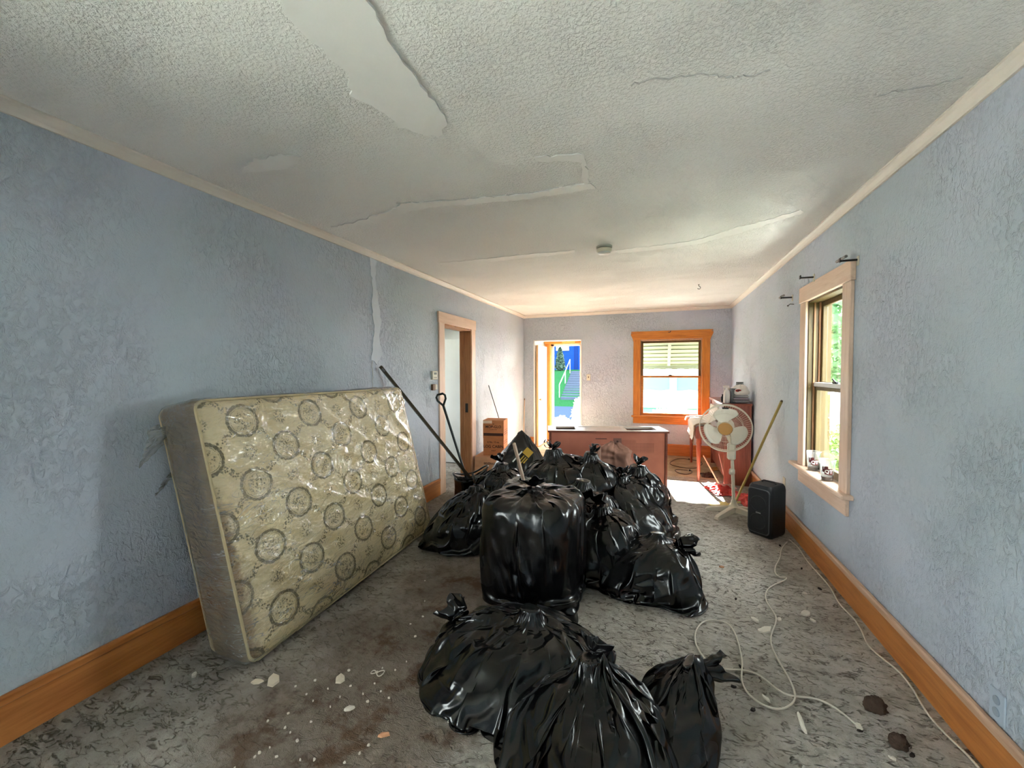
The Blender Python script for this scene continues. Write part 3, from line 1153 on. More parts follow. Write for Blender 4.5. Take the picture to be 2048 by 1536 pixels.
hs = thing('blue_house', 'blue clapboard house standing at the top of the lawn across the street', 'house', (-10.2, 38, 1.4))
m = MB()
m.box(-6.2, 5.4, .05, 8, -.8, 5.0)
m.build('wall', M_NAVY, hs)
for k in range(26):
    m = MB()
    m.box(-6.2, 5.4, -.03 + .0, .055, k * .185 - .3, k * .185 - .3 + .178)
    m.build('clapboard', M_NAVY, hs)
for x in (-6.2, -1.05, 2.95, 5.2):
    m = MB()
    m.box(x, x + .34, -.09, -.031, -.5, 4.9)
    m.build('corner_board', M_NAVY2, hs)
m = MB()
m.prism([(-.5, 5.0), (8.5, 5.0), (4.0, 7.2)], lambda u, v, d: (d, u, v), -6.6, 5.8)
m.build('roof', plain('roof_shingle', (70, 70, 78), .9, var=.3, scale=20), hs)
for x in (-3.6, 1.85):
    m = MB()
    m.box(x - .62, x + .62, -.10, -.032, 2.05, 3.5)
    wf = m.build('window', M_PALE, hs)
    for k in (0, 1):
        m = MB()
        m.box(x - .52, x + .52, -.115, -.101, 2.13 + k * .68, 2.13 + k * .68 + .60)
        m.build('pane', plain('dark_pane', (60, 84, 78), .08, spec=.8), wf)


def foliage(name, mat, parent, c, r, n, size, seed, shape='ball', kind=None):
    rs = np.random.RandomState(seed)
    d = rs.normal(size=(n, 3))
    d /= np.linalg.norm(d, axis=1)[:, None]
    rad = rs.uniform(.55, 1.0, n) ** .5
    p = d * rad[:, None]
    if shape == 'cone':
        h = rs.uniform(0, 1, n) ** 1.3
        a = rs.uniform(0, 2 * PI, n)
        rr = np.where(h < .15, h / .15, 1 - (h - .15) / .85) ** .7 * rs.uniform(.7, 1, n)
        p = np.stack([rr * np.cos(a), rr * np.sin(a), h * 2 - 1], 1)
    lump = 1 + .25 * perlin(p * 2.2 + seed)
    p = p * lump[:, None] * np.array(r) + np.array(c)
    u = rs.normal(size=(n, 3))
    u /= np.linalg.norm(u, axis=1)[:, None]
    v = np.cross(u, rs.normal(size=(n, 3)))
    v /= np.linalg.norm(v, axis=1)[:, None]
    s = size * rs.uniform(.6, 1.3, n)[:, None]
    q = np.stack([p - u * s, p + v * s * .45, p + u * s, p - v * s * .45], 1).reshape(-1, 3)
    mb = MB()
    mb.v = [tuple(x) for x in q.tolist()]
    mb.f = [(4 * i, 4 * i + 1, 4 * i + 2, 4 * i + 3) for i in range(n)]
    mb.mi = [0] * n
    o = mb.build(name, mat, parent, recalc=False)
    o['kind'] = 'stuff'
    return o


def tree(name, label, loc, r, n, size, seed, mat, shape='ball', trunk=1.0, tr=.1, cat='tree', group=None):
    t = thing(name, label, cat, loc, 0, group)
    foliage('foliage', mat, t, (0, 0, trunk + r[2]), r, n, size, seed, shape)
    m = MB()
    m.tube([(0, 0, -.1), (.02, 0, trunk * .6), (0, .03, trunk + r[2] * 1.1)], [tr, tr * .8, tr * .3], 8)
    m.build('trunk', M_BARK, t, True)
    return t


tree('cypress', 'slim dark green cypress beside the garden steps', (-8.05, 35.6, 1.5), (.42, .42, 1.0), 1600, .16, 1, M_LEAF2, 'cone', .1, .08)
tree('shrub', 'pale sunlit flowering shrub outside the open front door', (-2.78, 12.6, -.98), (.36, .42, .46), 1500, .07, 2, M_FLOWER, 'ball', .15, .03, 'shrub')
tree('shrub', 'white blossoming shrub at the right edge of the open front door', (-2.12, 12.0, -.98), (.24, .30, .78), 1200, .07, 3, M_FLOWER, 'ball', .15, .03, 'shrub')
tree('shrub', 'low pale shrub seen through the lower back window', (.7, 17.5, -.98), (1.1, .6, .45), 1200, .10, 4, M_FLOWER, 'ball', .1, .03, 'shrub')
tree('broad_tree', 'broad green tree filling the upper right-hand window', (6.4, 17.6, -1.0), (2.4, 2.4, 2.3), 5200, .20, 5, M_LEAF, 'ball', 1.7, .16)
tree('broad_tree', 'bright green tree behind the fence by the right-hand window', (11.6, 27.0, -1.0), (2.9, 2.9, 3.2), 4200, .22, 6, leafmat('bright_leaf', (120, 160, 96)), 'ball', 1.4, .16)
tree('shrub', 'yellow green bush beside the white fence outside the right window', (3.75, 10.4, -1.0), (.45, .6, .55), 1500, .08, 7, leafmat('yellow_leaf', (140, 164, 96)), 'ball', .3, .04, 'shrub')

# white board fence seen through the right window
fe = thing('board_fence', 'white vertical board fence standing beyond the right-hand window', 'fence', (0, 0, -1.0))
for k in range(26):
    m = MB()
    m.box(2.9 + k * .19, 2.9 + k * .19 + .17, 13.0, 13.03, 0, 2.0, bev=.005)
    m.build('board', M_WHITE, fe)
m = MB()
m.box(2.8, 7.9, 13.03, 13.07, .4, .5)
m.build('rail', M_PALE, fe)
m = MB()
m.box(2.8, 7.9, 13.03, 13.07, 1.6, 1.7)
m.build('rail', M_PALE, fe)

# slatted metal awning over the back window
M_AWN = plain('cream_awning_metal', (104, 104, 70), .5, var=.05)
aw = thing('window_awning', 'cream slatted metal awning hanging outside the back window', 'awning', (.24, 8.0, 0))
ay0, az0, ay1, az1 = .05, 2.30, .92, 1.66
ln = math.hypot(ay1 - ay0, az1 - az0)
ang = math.atan2(az1 - az0, ay1 - ay0)
for k in range(9):
    for s_ in (-1, 1):
        m = MB()
        f0, f1 = k / 9.0, (k + .93) / 9.0
        a, c = (-.86, -.03) if s_ < 0 else (.03, .86)
        Mx = Matrix.Translation((0, ay0, az0)) @ Matrix.Rotation(ang, 4, 'X')
        m.box(a, c, f0 * ln, f1 * ln + .02, -.006 - .012, .0 - .006 + .0, M=Mx @ Matrix.Translation((0, 0, -.004 * (k % 2))))
        m.box(a, c, f1 * ln - .004, f1 * ln + .004, -.040, -.016, M=Mx)
        m.build('slat', M_AWN, aw)
for x in (-.86, 0, .86):
    m = MB()
    Mx = Matrix.Translation((0, ay0, az0)) @ Matrix.Rotation(ang, 4, 'X')
    m.box(x - .03, x + .03, 0, ln, -.05, -.019, M=Mx)
    m.build('rib', M_AWN, aw)
m = MB()
pts = [(-.9, az1 + .0)] + [(-.9 + i * .045, az1 - .10 - .018 * math.sin(i * PI / 5) ** 2) for i in range(41)] + [(.9, az1)]
m.prism(pts, lambda u, v, d: (u, ay1 + d, v), 0, .012)
m.build('valance', plain('olive_valance', (66, 66, 38), .6), aw)

# teal scalloped valance on the porch edge
pv = thing('porch_valance', 'teal porch valance with a scalloped white lower edge outside the back window', 'valance', (.3, 10.3, 0))
M_TEAL = plain('teal_canvas', (42, 70, 66), .7, var=.12)
for a, c in ((-1.6, .0), (.16, 1.6)):
    m = MB()
    n = 40
    lo_ = [(a + (c - a) * i / n, 1.06 - .03 * math.sin((a + (c - a) * i / n) * 7) ** 2) for i in range(n + 1)]
    m.prism(lo_ + [(c, 1.36), (a, 1.36)], lambda u, v, d: (u, d, v), 0, .015)
    m.build('cloth', M_TEAL, pv)
m = MB()
n = 80
lo_ = [(-1.6 + 3.2 * i / n, 1.035 - .03 * math.sin((-1.6 + 3.2 * i / n) * 7) ** 2) for i in range(n + 1)]
m.prism(lo_ + [(u, v + .035) for u, v in lo_[::-1]], lambda u, v, d: (u, d, v), -.004, .0)
m.build('trim', M_WHITE, pv)
m = MB()
m.box(0, .16, -.04, .06, 1.03, 1.40, bev=.01)
m.build('post', M_PALE, pv)
for x in (-1.62, 1.60):
    m = MB()
    m.box(x, x + .06, -.03, .03, -.10, 1.40, bev=.01)
    m.build('post', M_PALE, pv)

# ================================================================== MATTRESS
def rounded_grid(hx, hy, hz, r, nx, ny, nz):
    """six face grids of a rounded box, returned as list of (nv,nu,3) arrays"""
    out = []

    def proj(p):
        c = np.clip(p, [-(hx - r), -(hy - r), -(hz - r)], [hx - r, hy - r, hz - r])
        d = p - c
        n = np.linalg.norm(d, axis=-1, keepdims=True)
        return c + d / np.maximum(n, 1e-9) * r

    def lins(h, n):
        t = np.linspace(-1, 1, n)
        return h * np.sign(t) * (1 - (1 - np.abs(t)) ** 1.0)
    X, Y, Z = lins(hx, nx), lins(hy, ny), lins(hz, nz)
    for s in (1, -1):
        a, b_ = np.meshgrid(Y, Z)
        out.append(('x', s, proj(np.stack([np.full_like(a, s * hx), a, b_], -1))))
        a, b_ = np.meshgrid(X, Z)
        out.append(('y', s, proj(np.stack([a, np.full_like(a, s * hy), b_], -1))))
        a, b_ = np.meshgrid(X, Y)
        out.append(('z', s, proj(np.stack([a, b_, np.full_like(a, s * hz)], -1))))
    return out


MT_T, MT_L, MT_H = .27, 1.92, 1.40
# corners: front face near-bottom, far-bottom, near-top, far-top and the back face likewise
FC = np.array([[[-1.93, 1.46, .015], [-2.03, 3.42, .015]], [[-2.20, 1.39, 1.385], [-2.20, 3.17, 1.38]]])
NRM = np.array([.98, .03, .19])
BC = FC - NRM * .275
BC[0, :, 2] = .015
BC[1, :, 0] = np.maximum(BC[1, :, 0], -2.485)


def mt_map(p):
    """local x (thickness, + = front), y (length), z (height) -> world"""
    w_ = (p[..., 0:1] / MT_T) + .5
    s_ = (p[..., 1:2] / MT_L) + .5
    t_ = (p[..., 2:3] / MT_H) + .5
    f = (FC[0, 0] * (1 - s_) + FC[0, 1] * s_) * (1 - t_) + (FC[1, 0] * (1 - s_) + FC[1, 1] * s_) * t_
    k = (BC[0, 0] * (1 - s_) + BC[0, 1] * s_) * (1 - t_) + (BC[1, 0] * (1 - s_) + BC[1, 1] * s_) * t_
    return k * (1 - w_) + f * w_


mt_loc = Vector((-2.05, 2.4, 0))
mattress = thing('mattress', 'floral medallion mattress in clear plastic leaning on its side against the left wall', 'mattress', mt_loc)


def mt_build(name, mats, grow, disp, res, sides_mi, uvs=True, skip=()):
    mb = MB()
    uv_all = []
    for ax, sgn, G in rounded_grid(MT_T / 2, MT_L / 2, MT_H / 2, .05, res[0], res[1], res[2]):
        if (ax, sgn) in skip:
            continue
        q = G.copy()
        # puffed faces
        puff = np.clip(1 - (np.abs(q[..., 1]) / (MT_L / 2)) ** 6, 0, 1) * np.clip(1 - (np.abs(q[..., 2]) / (MT_H / 2)) ** 6, 0, 1)
        q[..., 0] += np.sign(q[..., 0]) * .012 * puff * (np.abs(q[..., 0]) > MT_T * .3)
        d = disp(G)
        nrm = G / np.array([MT_T / 2, MT_L / 2, MT_H / 2])
        nrm = np.sign(nrm) * np.abs(nrm) ** 8
        nrm /= np.maximum(np.linalg.norm(nrm, axis=-1, keepdims=True), 1e-6)
        q = q + nrm * (grow + d)[..., None]
        W = mt_map(q) - np.array(mt_loc)
        W[..., 2] = np.maximum(W[..., 2], .004)
        W[..., 0] = np.maximum(W[..., 0], XL + .004 - mt_loc[0])
        mb.grid(W, mi=(0 if ax == 'x' else sides_mi))
        uv_all.append(np.stack([G[..., 1] + MT_L / 2, G[..., 2] + MT_H / 2], -1).reshape(-1, 2))
    o = mb.build(name, mats, mattress, 'all')
    if uvs:
        uvv = np.concatenate(uv_all)
        lay = o.data.uv_layers.new(name='UVMap')
        idx = np.zeros(len(o.data.loops), int)
        o.data.loops.foreach_get('vertex_index', idx)
        lay.data.foreach_set('uv', uvv[idx].ravel())
    return o


M_SIDE = plain('soiled_mattress_border', (126, 106, 80), .85, var=.75, scale=9, bump=.4, bscale=25, bdist=.01)
mt_build('ticking', [M_TICK, M_SIDE], 0.0, lambda G: .006 * perlin(G * 7), (10, 70, 54), 1)
# piping along the front and back edges
for sx in (1, -1):
    pts = []
    hy, hz, r = MT_L / 2 - .012, MT_H / 2 - .012, .05
    for (cy, cz, a0) in ((hy - r, hz - r, 0), (-hy + r, hz - r, PI / 2), (-hy + r, -hz + r, PI), (hy - r, -hz + r, 1.5 * PI)):
        for k in range(7):
            a = a0 + k / 6 * PI / 2
            pts.append((sx * (MT_T / 2 - .006), cy + r * math.cos(a), cz + r * math.sin(a)))
    pts.append(pts[0])
    pw = mt_map(np.array(pts)) - np.array(mt_loc)
    m = MB()
    m.tube([tuple(p) for p in pw], .008, 6, cap=False)
    m.build('piping', plain('cream_piping', (196, 178, 138), .8), mattress, True)

_rs2 = np.random.RandomState(11)
seedsW = np.stack([_rs2.uniform(-.2, .2, 170), _rs2.uniform(-1, 1, 170), _rs2.uniform(-.75, .75, 170)], 1)
_ridge = [((.135, -.78, .30), (.135, .25, -.22), .016), ((.135, -.85, .60), (.135, .0, .25), .014), ((.135, -.8, -.02), (.135, .1, -.38), .014),
          ((.135, .15, .62), (.135, .9, .1), .016), ((.135, .35, .30), (.135, .92, .55), .014), ((.135, .2, -.05), (.135, .92, -.02), .012),
          ((.135, .3, -.30), (.135, .9, -.22), .010), ((.135, -.9, -.4), (.135, -.1, -.5), .012), ((.135, -.9, .66), (.135, -.75, .1), .014),
          ((.135, -.88, .5), (.135, -.84, -.1), .012), ((.135, .6, .68), (.135, .88, .2), .016), ((.135, -.2, .66), (.135, .25, .30), .014),
          ((.135, -.5, .2), (.135, -.15, -.2), .010), ((.135, -.9, -.15), (.135, -.3, -.62), .012), ((.135, .45, -.1), (.135, .92, -.45), .010)]


def wrapdisp(G):
    p = G.reshape(-1, 3)
    q = p * np.array([1, 1, 1.6])
    q[:, 2] += .5 * p[:, 1]
    d = .030 * np.minimum(vor1(q * np.array([1, .55, 1]), seedsW * np.array([1, .55, 1.6])), .3)
    d += .004 * fbm(p * np.array([6, 7, 12]), 3)
    for a, b_, amp in _ridge:
        a, b_ = np.array(a), np.array(b_)
        t = np.clip(((p - a) @ (b_ - a)) / ((b_ - a) @ (b_ - a)), 0, 1)
        dist = np.linalg.norm(p - (a + t[:, None] * (b_ - a)) - np.stack([0 * t, .012 * np.sin(9 * t), .012 * np.cos(7 * t)], 1), axis=1)
        d += amp * np.clip(1 - dist / .07, 0, 1) ** 2.2
    return np.abs(d.reshape(G.shape[:-1]))


mt_build('plastic_wrap', [M_WRAP, M_WRAPEND], .006, wrapdisp, (26, 220, 160), 1, uvs=False, skip=(('x', -1), ('z', -1)))
# loose bunched plastic sticking out at the near top corner
for k, (c, sz, sd) in enumerate((((-2.42, 1.38, 1.20), .15, 1), ((-2.45, 1.40, .98), .08, 2))):
    rs = np.random.RandomState(sd)
    n = 26
    U, V = np.meshgrid(np.linspace(-1, 1, n), np.linspace(0, 1, n))
    P = np.zeros((n, n, 3))
    spread = .25 + .75 * V
    P[..., 0] = c[0] + .05 * U * spread + .03 * perlin(np.stack([U * 2 + sd, V * 3, 0 * U], -1))
    P[..., 1] = c[1] + .06 - sz * V * .9 + .02 * perlin(np.stack([U * 5 + sd, V * 5, 0 * U + 2], -1))
    P[..., 2] = c[2] + .12 * U * spread * (sz / .1) * .6 - .06 * V + .03 * np.abs(perlin(np.stack([U * 6, V * 2 + sd, 0 * U + 5], -1)))
    P[..., 0] = np.maximum(P[..., 0], XL + .006)
    m = MB()
    m.grid(P - np.array(mt_loc))
    m.build('loose_wrap', M_TUFT, mattress, 'all')

# ================================================================== THINGS ALONG THE LEFT WALL
# curtain rod leaning on the wall
M_ROD = plain('bronze_rod_metal', (70, 58, 40), .35, .5)
rt, rb_ = Vector((-2.475, 3.23, 1.565)), Vector((-1.82, 4.02, .24))
rd = thing('curtain_track', 'long dark bronze curtain track leaning from the left wall into the bags', 'rod', rb_)
ax = (rt - rb_).normalized()
sd_ = ax.cross(Vector((0, 0, 1))).normalized()
nn = sd_.cross(ax)
m = MB()
Lr = (rt - rb_).length
Mx = Matrix((sd_, nn, ax)).transposed().to_4x4()
for (a, c, e, f_) in ((-.022, .022, -.004, .004), (-.022, -.016, .004, .022), (.016, .022, .004, .022)):
    m.box(a, c, e, f_, 0, Lr, M=Mx)
m.build('channel', M_ROD, rd)
m = MB()
m.tube([ax * (Lr - .03) - sd_ * .02, ax * (Lr - .05) - sd_ * .05, ax * (Lr - .02) - sd_ * .06], .007, 6)
m.build('end_bracket', M_STEEL, rd)
m = MB()
m.box(-.010, .010, .004, .010, .1, Lr - .05, M=Mx)
m.build('inner_slide', plain('slide_metal', (150, 128, 84), .35, .5), rd)

# D-handled shovel
M_SHOV = plain('black_green_fibreglass', (22, 30, 26), .4)
s0, s1 = Vector((-1.98, 4.16, .08)), Vector((-2.29, 4.12, 1.13))
sh = thing('shovel', 'black D-handled shovel standing upright by the left doorway', 'shovel', s0)
ax = (s1 - s0).normalized()
m = MB()
m.tube([Vector((0, 0, .1)), (s1 - s0)], .0145, 10)
m.build('shaft', M_SHOV, sh, True)
wd = Vector((.85, .45, .0)).normalized()
wd = (wd - ax * wd.dot(ax)).normalized()
e = s1 - s0
loop = [e, e + ax * .03 - wd * .02, e + ax * .07 - wd * .047, e + ax * .11 - wd * .05, e + ax * .135 - wd * .03, e + ax * .135 + wd * .03, e + ax * .11 + wd * .05, e + ax * .07 + wd * .047, e + ax * .03 + wd * .02, e]
m = MB()
m.tube(loop, .013, 8)
m.build('grip', M_SHOV, sh, True)
m = MB()
pl = [(-.11, .22), (-.115, .08), (-.09, -.02), (0, -.08), (.09, -.02), (.115, .08), (.11, .22)]
m.prism(pl, lambda u, v, d: tuple(wd * u + ax * (v + .0) + wd.cross(ax) * (d + .25 * u * u * 4)), -.002, .002)
m.build('blade', M_STEEL, sh)

# thermostat and intercom by the doorway
th = thing('thermostat', 'white square thermostat on the left wall beside the doorway', 'thermostat', (XL, 4.285, 1.475))
m = MB()
m.box(0, .028, -.062, .062, -.052, .052, bev=.006)
m.build('body', M_PLASTIC_IV, th)
m = MB()
m.box(.028, .030, -.03, .03, .008, .034)
m.build('display', plain('lcd_grey', (92, 96, 88), .3), th)
for k in range(3):
    m = MB()
    m.box(.028, .031, -.03 + k * .024, -.018 + k * .024, -.03, -.022)
    m.build('button', plain('grey_button', (130, 128, 122), .5), th)
dk = thing('wall_sensor', 'brown and white little box on the wall under the thermostat', 'sensor', (XL, 4.285, 1.335))
m = MB()
m.box(0, .032, -.06, .0, -.038, .034, bev=.005)
m.build('brown_half', plain('brown_plastic', (120, 84, 56), .45), dk)
m = MB()
m.box(0, .026, .002, .055, -.034, .03, bev=.005)
m.build('white_half', M_PLASTIC_IV, dk)

# cartons stacked against the wall
def cardboard(name, rgb):
    t = NT(name)
    v = t.coord('Object')
    c = t.ramp(t.noise(t.mapping(v, (3, 3, 9)), 3, 4), [(.3, tuple(x * .82 for x in lin(*rgb))), (.7, lin(*rgb))])
    return t.set(c, .85, 0, .2, t.bump(t.noise(t.mapping(v, (120, 120, 2)), 1, 2), .2, .002))


M_CARD = cardboard('orange_cardboard', (192, 128, 84))
M_CARD2 = cardboard('tan_cardboard', (206, 158, 122))


def carton(label, loc, rz, w_, d_, h_, mat, lines, side_lines, openflap=False):
    t = thing('cardboard_carton', label, 'box', loc, rz, 'cartons stacked by the left wall')
    m = MB()
    th_ = .005
    m.box(-w_ / 2, w_ / 2, -d_ / 2, -d_ / 2 + th_, 0, h_)
    m.box(-w_ / 2, w_ / 2, d_ / 2 - th_, d_ / 2, 0, h_)
    m.box(-w_ / 2, -w_ / 2 + th_, -d_ / 2, d_ / 2, 0, h_)
    m.box(w_ / 2 - th_, w_ / 2, -d_ / 2, d_ / 2, 0, h_)
    m.box(-w_ / 2, w_ / 2, -d_ / 2, d_ / 2, 0, th_)
    m.build('body', mat, t)
    for (y0, y1) in ((-d_ / 2, -.002), (.002, d_ / 2)):
        m = MB()
        m.box(-w_ / 2, w_ / 2, y0, y1, h_, h_ + .004)
        m.build('top_flap', mat, t)
    for (txt, z, size, mm) in lines:
        text('printed_word', txt, size, frame((0, -d_ / 2 - .0006, z), (1, 0, 0), (0, -1, 0)), mm, t)
    for (z, z2) in side_lines:
        m = MB()
        m.box(w_ / 2, w_ / 2 + .0012, -d_ * .38, d_ * .38, z, z2)
        m.build('printed_bar', M_TEXT, t)
    return t


BX = (-2.20, 5.56)
carton('wide tan carton with red lettering at the bottom of the stack by the left wall', (-2.235, 5.53, 0), .10, .46, .44, .30, M_CARD2,
       [('S.A.', .10, .075, M_REDTX), ('BEVERAGE', .21, .04, M_TEXT)], [])
carton('orange brown carton printed LOG CABIN in the middle of the stack', (-2.225, 5.56, .306), .16, .30, .30, .245, M_CARD,
       [('6 No. 12 oz.', .195, .035, M_TEXT), ('LOG CABIN', .13, .056, M_TEXT), ('SYRUP', .07, .022, M_TEXT)], [(.17, .176), (.20, .206)])
c3 = carton('orange brown carton printed MOP-GLO on top of the stack', (-2.225, 5.56, .556), .16, .305, .30, .255, M_CARD,
            [('24', .205, .025, M_TEXT), ('MOP-GLO', .165, .052, M_TEXT), ('FLOOR WAX', .125, .018, M_TEXT)], [(.05, .056), (.08, .086), (.11, .114)])
m = MB()
m.box(-.145, .145, -.1512, -.15, .035, .075)
m.build('printed_bar', M_TEXT, c3)
m = MB()
m.box(-.150, -.02, -.156, -.1505, .215, .255, M=Matrix.Rotation(.0, 4, 'Y'))
m.build('torn_tape', plain('pale_tape', (224, 204, 180), .5), c3)

# thin rods leaning behind the cartons
r1 = thing('thin_rod', 'thin black rod leaning on the left wall behind the cartons', 'rod', (-2.18, 6.22, 0))
m = MB()
m.tube([(0, 0, 0.0), (-2.505 + 2.18, 5.97 - 6.22, 1.30)], .007, 6)
m.build('shaft', M_BLACK, r1, True)
m = MB()
m.tube([(0, 0, 0.0), ((-2.505 + 2.18) * .02, (5.97 - 6.22) * .02, .026)], .010, 8)
m.build('tip', M_STEEL, r1, True)
r2 = thing('pale_stick', 'slim pale stick standing in the far left corner', 'stick', (-2.44, 7.55, 0))
m = MB()
m.tube([(0, 0, 0), (-.05, .24, .94)], .011, 8)
m.build('shaft', plain('pale_stick_wood', (196, 170, 146), .6), r2, True)
m = MB()
m.tube([(-.05, .24, .94), (-.052, .25, .975)], [.012, .008], 8)
m.build('end_cap', plain('brown_plastic', (120, 84, 56)), r2, True)

# light switch on the back wall
sw = thing('light_switch', 'ivory light switch plate on the back wall right of the entry', 'switch', (-1.215, YB, 1.40))
m = MB()
m.box(-.037, .037, -.008, 0, -.06, .06, bev=.004)
pl_ = m.build('plate', M_PLASTIC_IV, sw)
m = MB()
m.box(-.008, .008, -.022, -.008, -.012, .018, bev=.003)
m.build('toggle', plain('brown_plastic', (120, 84, 56)), pl_)

# ================================================================== CONSOLE (old stereo cabinet, seen from behind)
ang = math.atan2(5.36 - 4.99, .14 + 1.27)
CW = math.hypot(5.36 - 4.99, .14 + 1.27)
CD, CH, CL = .43, .775, .10
con = thing('stereo_console', 'reddish brown stereo console with perforated back panel and open top behind the bags', 'cabinet', (-1.27, 4.99, 0), ang)
t = NT('perforated_hardboard')
v = t.coord('Object')
sep = t.n.new('ShaderNodeSeparateXYZ')
t.link(v, sep.inputs[0])
dots = t.voro(t.mapping(v, (62, .01, 62)), 1.0, 'F1', 0, 0.0)
dm = t.math('SUBTRACT', 1.0, t.step(dots, .22, .34))


def inr(x0, x1, z0, z1):
    a = t.math('MULTIPLY', t.math('GREATER_THAN', sep.outputs[0], x0), t.math('LESS_THAN', sep.outputs[0], x1))
    c = t.math('MULTIPLY', t.math('GREATER_THAN', sep.outputs[2], z0), t.math('LESS_THAN', sep.outputs[2], z1))
    return t.math('MULTIPLY', a, c)


reg = t.math('MAXIMUM', inr(.98, 1.30, .50, .62), t.math('MAXIMUM', inr(.50, .80, .42, .60), inr(.82, 1.08, .40, .66)))
col = t.ramp(t.noise(v, 3, 4), [(.3, lin(160, 96, 78)), (.7, lin(182, 114, 92))])
col = t.mix(t.math('MULTIPLY', t.math('MULTIPLY', dm, reg), .8), col, lin(62, 34, 30))
M_PERF = t.set(col, .7, 0, .3, t.bump(t.noise(v, 90, 2), .1, .002))
M_MAH = wood('dark_mahogany', (118, 62, 44), (84, 40, 28), 'X')
M_CTOP = plain('pale_worn_top', (220, 206, 196), .35, var=.12, scale=5)
M_IN = plain('dark_inside', (70, 40, 34), .8)
m = MB()
m.box(.03, CW - .03, .012, .020, CL + .005, CH - .03)
m.build('back_panel', M_PERF, con)
for (a, c) in ((0, .028), (CW - .028, CW)):
    m = MB()
    m.box(a, c, 0, CD, CL, CH - .025, bev=.003)
    m.build('side_panel', M_MAH, con)
m = MB()
m.box(.028, CW - .028, CD - .02, CD, CL, CH - .025)
m.build('front_panel', M_MAH, con)
m = MB()
m.box(0, CW, 0, CD, CL - .02, CL, bev=.003)
m.build('base_panel', M_MAH, con)
m = MB()
ox0, ox1, ox2, ox3 = .09, .34, .98, CW - .10
for (a, c, e, f_) in ((-.015, CW + .015, -.015, .075), (-.015, CW + .015, CD - .06, CD + .012), (-.015, ox0, .075, CD - .06), (ox1, ox1 + .05, .075, CD - .06), (ox2 - .05, ox2, .075, CD - .06), (ox3, CW + .015, .075, CD - .06)):
    m.box(a, c, e, f_, CH - .025, CH)
m.build('top_frame', M_CTOP, con)
m = MB()
m.box(-.017, CW + .017, -.017, -.0152, CH - .026, CH - .006)
m.build('edge_band', M_MAH, con)
m = MB()
m.box(ox1 + .05, ox2 - .05, .075, CD - .06, CH - .018, CH - .006)
m.build('sliding_lid', plain('pinkish_lid', (206, 186, 176), .3, var=.08), con)
m = MB()
m.box(ox0, ox1, .075, CD - .06, CH - .12, CH - .115)
m.build('turntable_deck', plain('grey_deck', (150, 140, 124), .5), con)
m = MB()
m.box(ox2, ox3, .075, CD - .06, CH - .20, CH - .195)
m.build('record_well', M_IN, con)
m = MB()
m.box(ox0 - .005, ox1 + .005, .07, .075, CH - .12, CH - .02)
m.box(ox0 - .005, ox1 + .005, CD - .06, CD - .055, CH - .12, CH - .02)
m.build('well_lining', M_IN, con)
for (x0, x1, z) in ((.58, .72, .665), (.60, .70, .30)):
    m = MB()
    m.box(x0, x1, .009, .0125, z, z + .010)
    m.build('vent_slot', M_IN, con)
m = MB()
m.box(.80, .90, .007, .0125, .52, .68, bev=.002)
cp_ = m.build('connection_plate', plain('plate_brown', (112, 74, 62), .5), con)
m = MB()
for zz_ in (.55, .64):
    m.lathe([(.012, 0), (.012, .012), (.006, .014)], 12, Matrix.Translation((.85, .007, zz_)) @ Matrix.Rotation(PI / 2, 4, 'X'))
m.build('socket', M_IN, cp_)
for (a, e) in ((.0, .0), (CW - .05, .0), (.0, CD - .05), (CW - .05, CD - .05)):
    m = MB()
    m.prism([(a, CL), (a + .05, CL), (a + .05 - (.0 if a > .5 else .018), 0), (a + (.018 if a > .5 else .0), 0)], lambda u, v_, d: (u, e + d, v_), 0, .05)
    m.build('leg', plain('leg_worn', (140, 116, 92), .6, var=.25), con)

# ================================================================== PIANO
M_PIA = wood('piano_mahogany', (140, 80, 66), (106, 56, 44), 'Z', .3)
M_PIAY = wood('piano_mahogany_level', (140, 80, 66), (106, 56, 44), 'Y', .3)
PY0, PY1 = 6.02, 7.42
pia = thing('spinet_piano', 'reddish mahogany spinet piano with its back to the right wall', 'piano', (1.0, 6.7, 0))
W0 = Vector((1.0, 6.7, 0))


def pbox(name, x0, x1, y0, y1, z0, z1, mat, bev=.004):
    mm = MB()
    mm.box(x0 - W0.x, x1 - W0.x, y0 - W0.y, y1 - W0.y, z0, z1, bev=bev)
    return mm.build(name, mat, pia)


for y in (PY0, PY1 - .03):
    mm = MB()
    out = [(1.175, 0), (1.175, 1.055), (.85, 1.055), (.845, .80), (.80, .78), (.53, .77), (.51, .72), (.51, .60), (.80, .58), (.86, .54), (.86, 0)]
    mm.prism(out, lambda u, v_, d: (u - W0.x, y - W0.y + d, v_), 0, .03)
    mm.build('side_panel', M_PIA, pia)
pbox('lid', .83, 1.18, PY0 - .015, PY1 + .015, 1.055, 1.085, M_PIAY)
pbox('upper_panel', .86, .88, PY0 + .03, PY1 - .03, .80, 1.055, M_PIAY)
pbox('lower_panel', .885, .905, PY0 + .03, PY1 - .03, .06, .58, M_PIAY)
pbox('key_bed', .52, .86, PY0 + .03, PY1 - .03, .595, .66, M_PIAY)
pbox('key_cover', .53, .86, PY0 + .03, PY1 - .03, .70, .765, M_PIAY, .02)
pbox('back_frame', 1.14, 1.17, PY0 + .03, PY1 - .03, .05, 1.05, M_PIAY)
for y in (PY0 + .09, PY1 - .09):
    mm = MB()
    prof = [(.016, 0), (.017, .03), (.026, .35), (.034, .48), (.028, .50), (.036, .52), (.032, .595)]
    mm.lathe(prof, 16, Matrix.Translation((.56 - W0.x, y - W0.y, 0)))
    mm.build('leg', plain('leg_mahogany', (150, 70, 46), .3, var=.15), pia, True)
